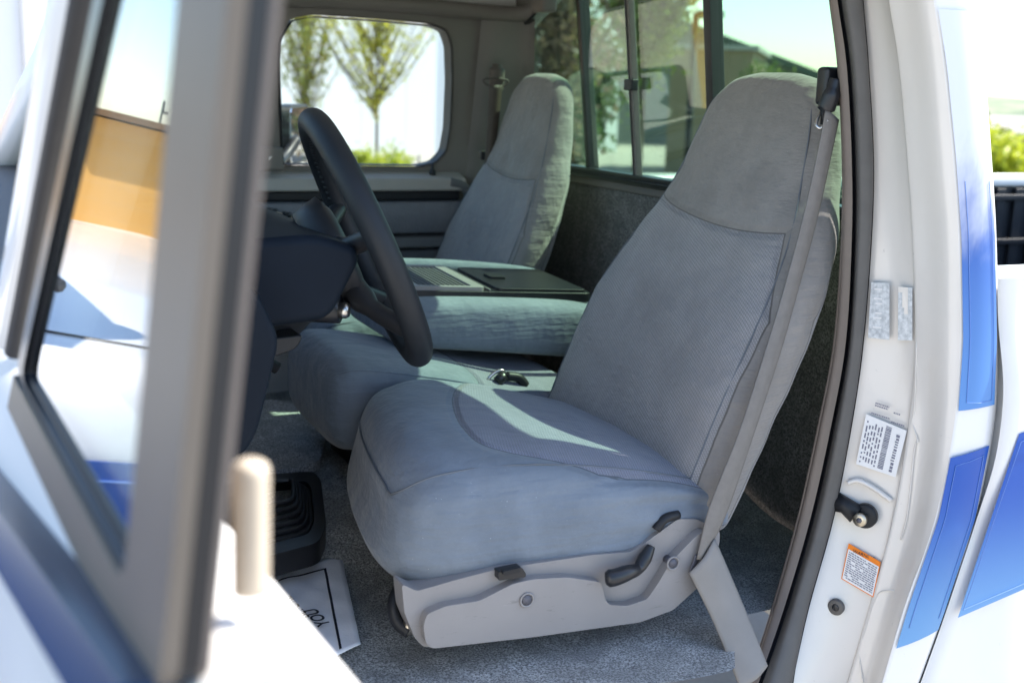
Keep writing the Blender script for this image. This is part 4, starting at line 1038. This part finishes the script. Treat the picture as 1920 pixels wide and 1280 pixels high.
text('printed_word', 'BEFORE', pc, Vector((0, 0, 1)), .60, .47, .072, MAT['ink'], paper, .006, rot=1, bold=.02)
text('printed_word', 'YOU', pc, Vector((0, 0, 1)), .74, .64, .085, MAT['ink'], paper, .006, rot=1, bold=.02)

# ==================================================================== SURROUNDINGS
def struct(o): o['kind'] = 'structure'; return o
m = M('pale asphalt', (.22, .22, .22), .9, 0, .2); c = m.noise(60, 5, .7); m.col(m.mix(c, (.27, .25, .225), (.42, .385, .34))); m.bump(m.noise(180, 3), .5, .01)
struct(ob('ground', [(-900, -900, 0), (900, -900, 0), (900, 900, 0), (-900, 900, 0)], [(0, 1, 2, 3)], m.m, smooth=False))
m = M('grass', (.10, .16, .04), .9); c = m.noise(3, 6, .7); m.col(m.mix(c.step(.3, .7), (.16, .15, .05), (.10, .19, .03)))
def sheet(name, pts, z, mat): return struct(ob(name, [(x, y, z) for x, y in pts], [tuple(range(len(pts)))], mat, smooth=False))
sheet('lawn', [(16, 15), (30, 16.5), (70, 30), (60, 60), (30, 40), (20, 24)], .02, m.m)
# hills far behind the bed
v = []; f = []; n = 40
for i in range(n+1):
    x = 20+ i*9; h = 4.5+1.6*math.sin(i*.5)+.9*math.sin(i*1.3+1)
    for k, (dy, hz) in enumerate(((0, 0), (20, .55), (60, 1.0), (120, .9))): v.append((x+dy*.4, 230-i*4+dy, h*hz*.9))
for i in range(n):
    for k in range(3): a = i*4+k; f.append((a, a+4, a+5, a+1))
m = M('wooded hill', (.09, .14, .06), .95); c = m.noise(.09, 6, .7); m.col(m.mix(c.step(.35, .65), (.10, .14, .08), (.26, .28, .17)))
struct(ob('hill', v, f, m.m))

# buildings
def brickmat():
    m = M('orange brick', (.5, .3, .1), .85, 0, .2)
    b = m.n('ShaderNodeTexBrick'); b.inputs['Scale'].default_value = 1; b.inputs['Color1'].default_value = (.56, .31, .09, 1); b.inputs['Color2'].default_value = (.60, .345, .11, 1); b.inputs['Mortar'].default_value = (.55, .32, .11, 1)
    b.inputs['Brick Width'].default_value = .12; b.inputs['Row Height'].default_value = .04; b.inputs['Mortar Size'].default_value = .002
    x, y, z = m.xyz(); cb = m.n('ShaderNodeCombineXYZ'); m.t.links.new(x.o, cb.inputs[0]); m.t.links.new(z.o, cb.inputs[1]); m.t.links.new(cb.outputs[0], b.inputs['Vector'])
    m.t.links.new(b.outputs[0], m.b.inputs['Base Color']); return m.m
bw = G().box(-5.5, -1.2, 0, .35, 0, 1.60)
bo = bw.ob('brick_wall', brickmat(), None, smooth=False); bo['label'] = 'long orange brick wall standing beyond the hood'; bo['category'] = 'wall'
bo.location = (-2.4, 8.2, 0); bo.rotation_euler = (0, 0, R(111.1))
co_ = G().box(-5.55, -1.15, -.015, .365, 1.604, 1.62).ob('coping', simple('brown coping', (.16, .09, .04), .8), bo, smooth=False)
wm = M('white cladding', (.82, .81, .80), .8, 0, .2)
x, y, z = wm.xyz(); ln = (x*2.6).sin().abs().step(.0, .05); wm.col(wm.mix(ln, (.6, .6, .6), (.84, .83, .82)))
wb = G().box(-9, 9, 0, 6, 0, 7).ob('white_building', wm.m, None, smooth=False); wb['label'] = 'tall white building wall behind the young street trees'; wb['category'] = 'building'
wb.location = (7.5, 27.5, 0); wb.rotation_euler = (0, 0, R(8))
G().box(-9.05, 9.05, -.15, 0, 6.6, 7.1).ob('parapet', simple('grey flashing', (.5, .5, .52), .6), wb, smooth=False)
for xx in (-6.4, -2.6, 3.9):
    G().box(xx, xx+.12, -.14, -.01, .02, 6.5).ob('downpipe', simple('downpipe paint', (.62, .60, .60), .6), wb, smooth=False)
g = G(); 
for xx in (-8, -4.5, 1.5, 6): g.box(xx, xx+1.6, -.05, -.012, 2.5, 3.7)
for i, xx in enumerate((-8, -4.5, 1.5, 6)): G().box(xx, xx+1.6, -.05, -.012, 4.4, 5.6).ob('window', MAT['black'], wb, smooth=False)
# warehouse with gable roof seen through the rear window
def gable(name, loc, rz, L, D, h, hr, wallm, roofm, label):
    g = G(); v = [(-L/2, 0, 0), (L/2, 0, 0), (L/2, 0, h), (0, 0, hr), (-L/2, 0, h), (-L/2, D, 0), (L/2, D, 0), (L/2, D, h), (0, D, hr), (-L/2, D, h)]
    o = ob(name, v, [(0, 1, 2, 3, 4), (9, 8, 7, 6, 5), (0, 5, 6, 1), (1, 6, 7, 2), (4, 9, 5, 0)], wallm, None, smooth=False)
    o['label'] = label; o['category'] = 'building'; o.location = loc; o.rotation_euler = (0, 0, rz)
    t = .12; g = G()
    for s_ in (-1, 1):
        a, b = Vector((s_*(L/2+.5), -.4, h-.3)), Vector((0, -.4, hr+.02))
        g.add([a, b, b+Vector((0, D+.8, 0)), a+Vector((0, D+.8, 0)), a+Vector((0, 0, t*2)), b+Vector((0, 0, t*2)), b+Vector((0, D+.8, t*2)), a+Vector((0, D+.8, t*2))], [(0, 1, 2, 3), (7, 6, 5, 4), (0, 4, 5, 1), (1, 5, 6, 2), (2, 6, 7, 3), (3, 7, 4, 0)])
    g.ob('roof', roofm, o, smooth=False)
    return o
greyw = simple('dark grey cladding', (.13, .145, .14), .7, 0, .2, .1, 1.2)
def polar(px, D): d = ray(px, 300); a = math.atan2(d[0], d[1]); return D*math.sin(a), D*math.cos(a)
gable('warehouse', (*polar(1040, 40), 0), R(-28), 20, 20, 1.9, 5.1, greyw, simple('dark green roof', (.05, .07, .06), .6), 'grey gabled warehouse seen through the rear window')
lowb = G().box(-.8, .8, 0, 4, 0, 2.5).ob('low_building', simple('brown render', (.22, .17, .11), .8), None, smooth=False); lowb['label'] = 'low brown building between the lamp and the warehouse'; lowb['category'] = 'building'
lowb.location = (*polar(1322, 24), 0); lowb.rotation_euler = (0, 0, R(-40))
G().box(-.9, .9, -.1, 4.1, 2.505, 2.6).ob('roof', simple('roof edge', (.3, .3, .28), .7), lowb, smooth=False)

# lamps
def polar(px, D): d = ray(px, 300); a = math.atan2(d[0], d[1]); return D*math.sin(a), D*math.cos(a)
def lamp_post(x, y, h, r, arm, label, dirn=1, ang=0):
    e = bpy.data.objects.new('street_lamp', None); COL.objects.link(e); e.location = (x, y, 0); e['label'] = label; e['category'] = 'street lamp'; e.rotation_euler = (0, 0, ang)
    G().tube([(0, 0, 0), (0, 0, h)], [r*1.3, r], 12).ob('pole', MAT['dark'], e)
    G().box(0, arm*dirn if dirn > 0 else arm, -.1, .1, h-.06, h+.02).ob('lamp_head', MAT['dark'], e, smooth=False, bevel=.02) if dirn > 0 else None
    return e
x, y = polar(1288, 13.5); e = lamp_post(x, y, 2.50, .035, .30, 'dark lamp post rising behind the rear window', 1, R(-30))
x, y = polar(1298, 9.0)
# thin pole ahead of the brick wall
e = bpy.data.objects.new('light_pole', None); COL.objects.link(e); e.location = (-1.02, 4.30, 0); e['label'] = 'thin light pole with bent top before the brick wall'; e['category'] = 'light pole'
G().tube(catmull([(0, 0, 0), (0, 0, .8), (0, 0, 1.66), (-.006, 0, 1.68), (-.025, 0, 1.685)], 4), .0045, 8).ob('pole', MAT['dark'], e)

# trees -----------------------------------------------------------------------
def leafmat(name, a, b, c=None):
    m = M(name, a, .55, 0, .4); x = m.n('ShaderNodeObjectInfo')
    nz = m.noise(1.7, 3, .6); n2 = m.noise(14, 2, .6)
    col = m.mix(nz.step(.35, .65), a, b)
    if c: col = m.mix(n2.step(.52, .68), col, c)
    m.col(col); tl = m.n('ShaderNodeBsdfTranslucent'); m.t.links.new(col.o, tl.inputs[0]); ms = m.n('ShaderNodeMixShader'); ms.inputs[0].default_value = .45
    m.t.links.new(m.b.outputs[0], ms.inputs[1]); m.t.links.new(tl.outputs[0], ms.inputs[2]); m.t.links.new(ms.outputs[0], m.t.nodes['Material Output'].inputs[0])
    try: m.b.inputs['Subsurface Weight'].default_value = .0
    except Exception: pass
    return m.m
LG = leafmat('lime leaves', (.40, .44, .04), (.56, .55, .06), (.60, .46, .08))
LY = leafmat('yellow green leaves', (.46, .50, .04), (.34, .42, .04), (.56, .54, .06))
LD = leafmat('dark leaves', (.06, .10, .03), (.12, .18, .05), (.2, .22, .06))
LR = leafmat('purple brown leaves', (.12, .09, .06), (.20, .13, .10), (.30, .24, .10))
BARK = simple('bark', (.09, .075, .06), .9, 0, .1, .2, 14, .8, 60, .01)
def leaves(g, p, r, n, size, rnd, flat=1):
    for _ in range(n):
        q = Vector((rnd.gauss(0, 1), rnd.gauss(0, 1), rnd.gauss(0, 1)*flat))*r*.5+p
        a = Vector((rnd.uniform(-1, 1), rnd.uniform(-1, 1), rnd.uniform(-1, 1))).normalized(); b = a.orthogonal().normalized(); s_ = size*rnd.uniform(.6, 1.3)
        b = (b*math.cos(k_ := rnd.uniform(0, 6)) + a.cross(b)*math.sin(k_)); c = a.cross(b)
        g.add([q-b*s_, q-c*s_*.5, q+b*s_, q+c*s_*.5], [(0, 1, 2, 3)])
def tree(name, x, y, h, trunk_h, rad, label, leafm, n_br, lsize, seed, cat='tree', per=14, spread=.9, tr=.05, group=None, lean=0, clump=.16, upb=1.1):
    rnd = random.Random(seed)
    e = bpy.data.objects.new(name, None); COL.objects.link(e); e.location = (x, y, 0); e['label'] = label; e['category'] = cat
    if group: e['group'] = group
    tg = G(); lg = G()
    tg.tube([(0, 0, 0), (lean*.3, 0, trunk_h*.6), (lean*.5, 0, trunk_h), (lean, 0, h*.85)], [tr, tr*.8, tr*.7, tr*.15], 9)
    for i in range(n_br):
        t = rnd.random(); z0 = trunk_h+(h*.72-trunk_h)*t**1.2; an = rnd.uniform(0, 2*math.pi)
        ln = rad*(1.05-.55*t)*rnd.uniform(.7, 1.15)
        p0 = Vector((lean*.5, 0, z0)); d = Vector((math.cos(an)*spread, math.sin(an)*spread, upb*rnd.uniform(.6, 1.3))).normalized()
        pts = [p0]; L = ln*1.25
        for k in range(1, 6):
            d = (d+Vector((0, 0, .16))+Vector((rnd.uniform(-.12, .12),)*3)).normalized(); pts.append(pts[-1]+d*L/5)
        tg.tube(pts, [tr*.35*(1-k/6.5) for k in range(6)], 5)
        for k in range(1, 6):
            for _ in range(2): 
                leaves(lg, pts[k]+(pts[k-1]-pts[k])*rnd.random(), clump*rad*rnd.uniform(.6, 1.2), per//2, lsize, rnd)
    tg.ob('trunk', BARK, e); lg.ob('crown', leafm, e, smooth=False)
    return e
x, y = polar(706, 21); tree('maple_tree', x, y, 3.6, 1.0, 2.0, 'young lime green tree centred in the passenger window', LG, 74, .034, 5, per=12, tr=.035, upb=.85, clump=.045)
x, y = polar(590, 21.5); tree('maple_tree', x-.15, y, 3.9, .9, 1.35, 'denser young tree left of the lime green one', leafmat('mixed leaves', (.24, .30, .04), (.36, .38, .06), (.48, .28, .09)), 56, .036, 8, per=16, tr=.035, upb=1.3, clump=.09)
def bush(name, x, y, r, h, label, leafm, seed, n=500, size=.035, cat='shrub', group=None):
    rnd = random.Random(seed); e = bpy.data.objects.new(name, None); COL.objects.link(e); e.location = (x, y, 0); e['label'] = label; e['category'] = cat
    if group: e['group'] = group
    lg = G(); tg = G()
    for i in range(14):
        an = rnd.uniform(0, 6.3); rr = r*rnd.uniform(.1, .9); top = Vector((math.cos(an)*rr, math.sin(an)*rr, h*rnd.uniform(.5, 1))); tg.tube([(0, 0, 0), top*.5+Vector((0, 0, h*.1)), top], [.02, .012, .005], 5)
        for k in range(4): leaves(lg, top*(.35+.2*k), r*.32, n//56, size, rnd)
    tg.ob('stem', BARK, e); lg.ob('foliage', leafm, e, smooth=False); return e
for i, (px, D, r, h, lb) in enumerate(((668, 18.5, .22, .62, 'low yellow green shrub nearest the steering wheel rim'), (715, 19, .5, .66, 'wide yellow green shrub at the young tree foot'), (755, 18.7, .3, .52, 'small yellow green shrub right of the wide one'))):
    x, y = polar(px, D); bush('shrub', x, y, r, h, lb, LY, 20+i, 1400, .04)
for i, (px, D, h, lb) in enumerate(((781, 17, .66, 'dark fence stake right of the shrubs'), (660, 17, .62, 'dark fence stake left of the shrubs'))):
    x, y = polar(px, D); o = G().tube([(0, 0, 0), (.04, 0, h)], .014, 8).ob('fence_stake', MAT['dark'], None); o.location = (x, y, 0); o['label'] = lb; o['category'] = 'stake'
x, y = polar(812, 18); bush('shrub', x, y, .3, .42, 'small reddish shrub by the far window corner', LR, 31, 700, .035)
# trees seen through the rear window
x, y = polar(1035, 9.5); tree('plum_tree', x, y, 3.1, .9, .85, 'dark purple brown tree at the far end of the rear window', LR, 40, .04, 11, per=12, tr=.05, clump=.30)
x, y = polar(1078, 12); tree('street_tree', x, y, 2.6, .9, .8, 'dark green tree beside the purple one', LD, 34, .05, 12, per=26, tr=.06, clump=.26)
x, y = polar(1195, 13.0); tree('street_tree', x, y, 3.8, 1.75, 1.25, 'large bright green tree over the parked van', leafmat('sunlit leaves', (.10, .15, .03), (.20, .25, .04), (.28, .28, .06)), 60, .05, 13, per=30, tr=.07, clump=.22)
x, y = polar(1420, 17); tree('street_tree', x, y, 2.25, .7, .7, 'small green tree before the warehouse roof', LD, 34, .05, 14, per=26, tr=.05, clump=.26)
x, y = polar(1915, 8.5); tree('roadside_tree', x+.55, y-.45, 2.2, 1.0, .9, 'wispy green tree beyond the truck bed', LD, 26, .03, 15, per=8, tr=.03, clump=.16)
x, y = polar(1868, 26); bush('hedge', x, y, 1.3, 1.0, 'yellow green bush beyond the truck bed', LY, 40, 2600, .10, 'bush')
x, y = polar(1905, 30); bush('hedge', x, y, 1.8, .75, 'olive hedge right of the yellow green bush', leafmat('olive leaves', (.16, .16, .05), (.22, .2, .06)), 41, 2600, .10, 'hedge')
for i, (px, D) in enumerate(((1010, 19), (1120, 21), (1230, 22), (1330, 24))):
    pass

# low beige building forward of the truck on the passenger side
az = R(-37); bb = G().box(-4.2, 4.2, 0, 3, 0, 1.98).ob('beige_building', simple('beige render', (.50, .42, .34), .8, 0, .2, .06, 2), None, smooth=False)
bb['label'] = 'low beige building mirrored in the rear window glass'; bb['category'] = 'building'; bb.location = (11*math.sin(az), 11*math.cos(az), 0); bb.rotation_euler = (0, 0, -az+R(8))
G().box(-4.3, 4.3, -.12, 3.1, 1.985, 2.06).ob('roof_edge', simple('white roof edge', (.75, .74, .70), .6), bb, smooth=False)
for xx in (-3.2, -.9, 1.4): G().box(xx, xx+.16, .3, .5, 2.06, 2.2).ob('roof_vent', simple('vent paint', (.7, .68, .62), .6), bb, smooth=False)
for k, (dx, D, hh) in enumerate(((-30, 17, 4.6), (-37, 18, 5.4), (-44, 16, 4.8))):
    a_ = R(dx); tree('street_tree', D*math.sin(a_), D*math.cos(a_), hh, 1.7, 1.7, ('bright green tree over the left end of the beige building', 'tallest bright green tree over the beige building', 'bright green tree over the right end of the beige building')[k], leafmat('backlit leaves', (.16, .22, .03), (.26, .30, .05)), 44, .07, 50+k, per=22, tr=.08, clump=.22)

# lettering becomes plain meshes
dg = bpy.context.evaluated_depsgraph_get()
for o in [o for o in bpy.data.objects if o.type == 'FONT']:
    me = bpy.data.meshes.new_from_object(o.evaluated_get(dg)); nm = o.name.split('.')[0]; par = o.parent; mx = o.matrix_local.copy(); mt = o.data.materials[0]
    bpy.data.objects.remove(o); n_ = bpy.data.objects.new(nm, me); COL.objects.link(n_); n_.parent = par; n_.matrix_local = mx
    if not me.materials: me.materials.append(mt)
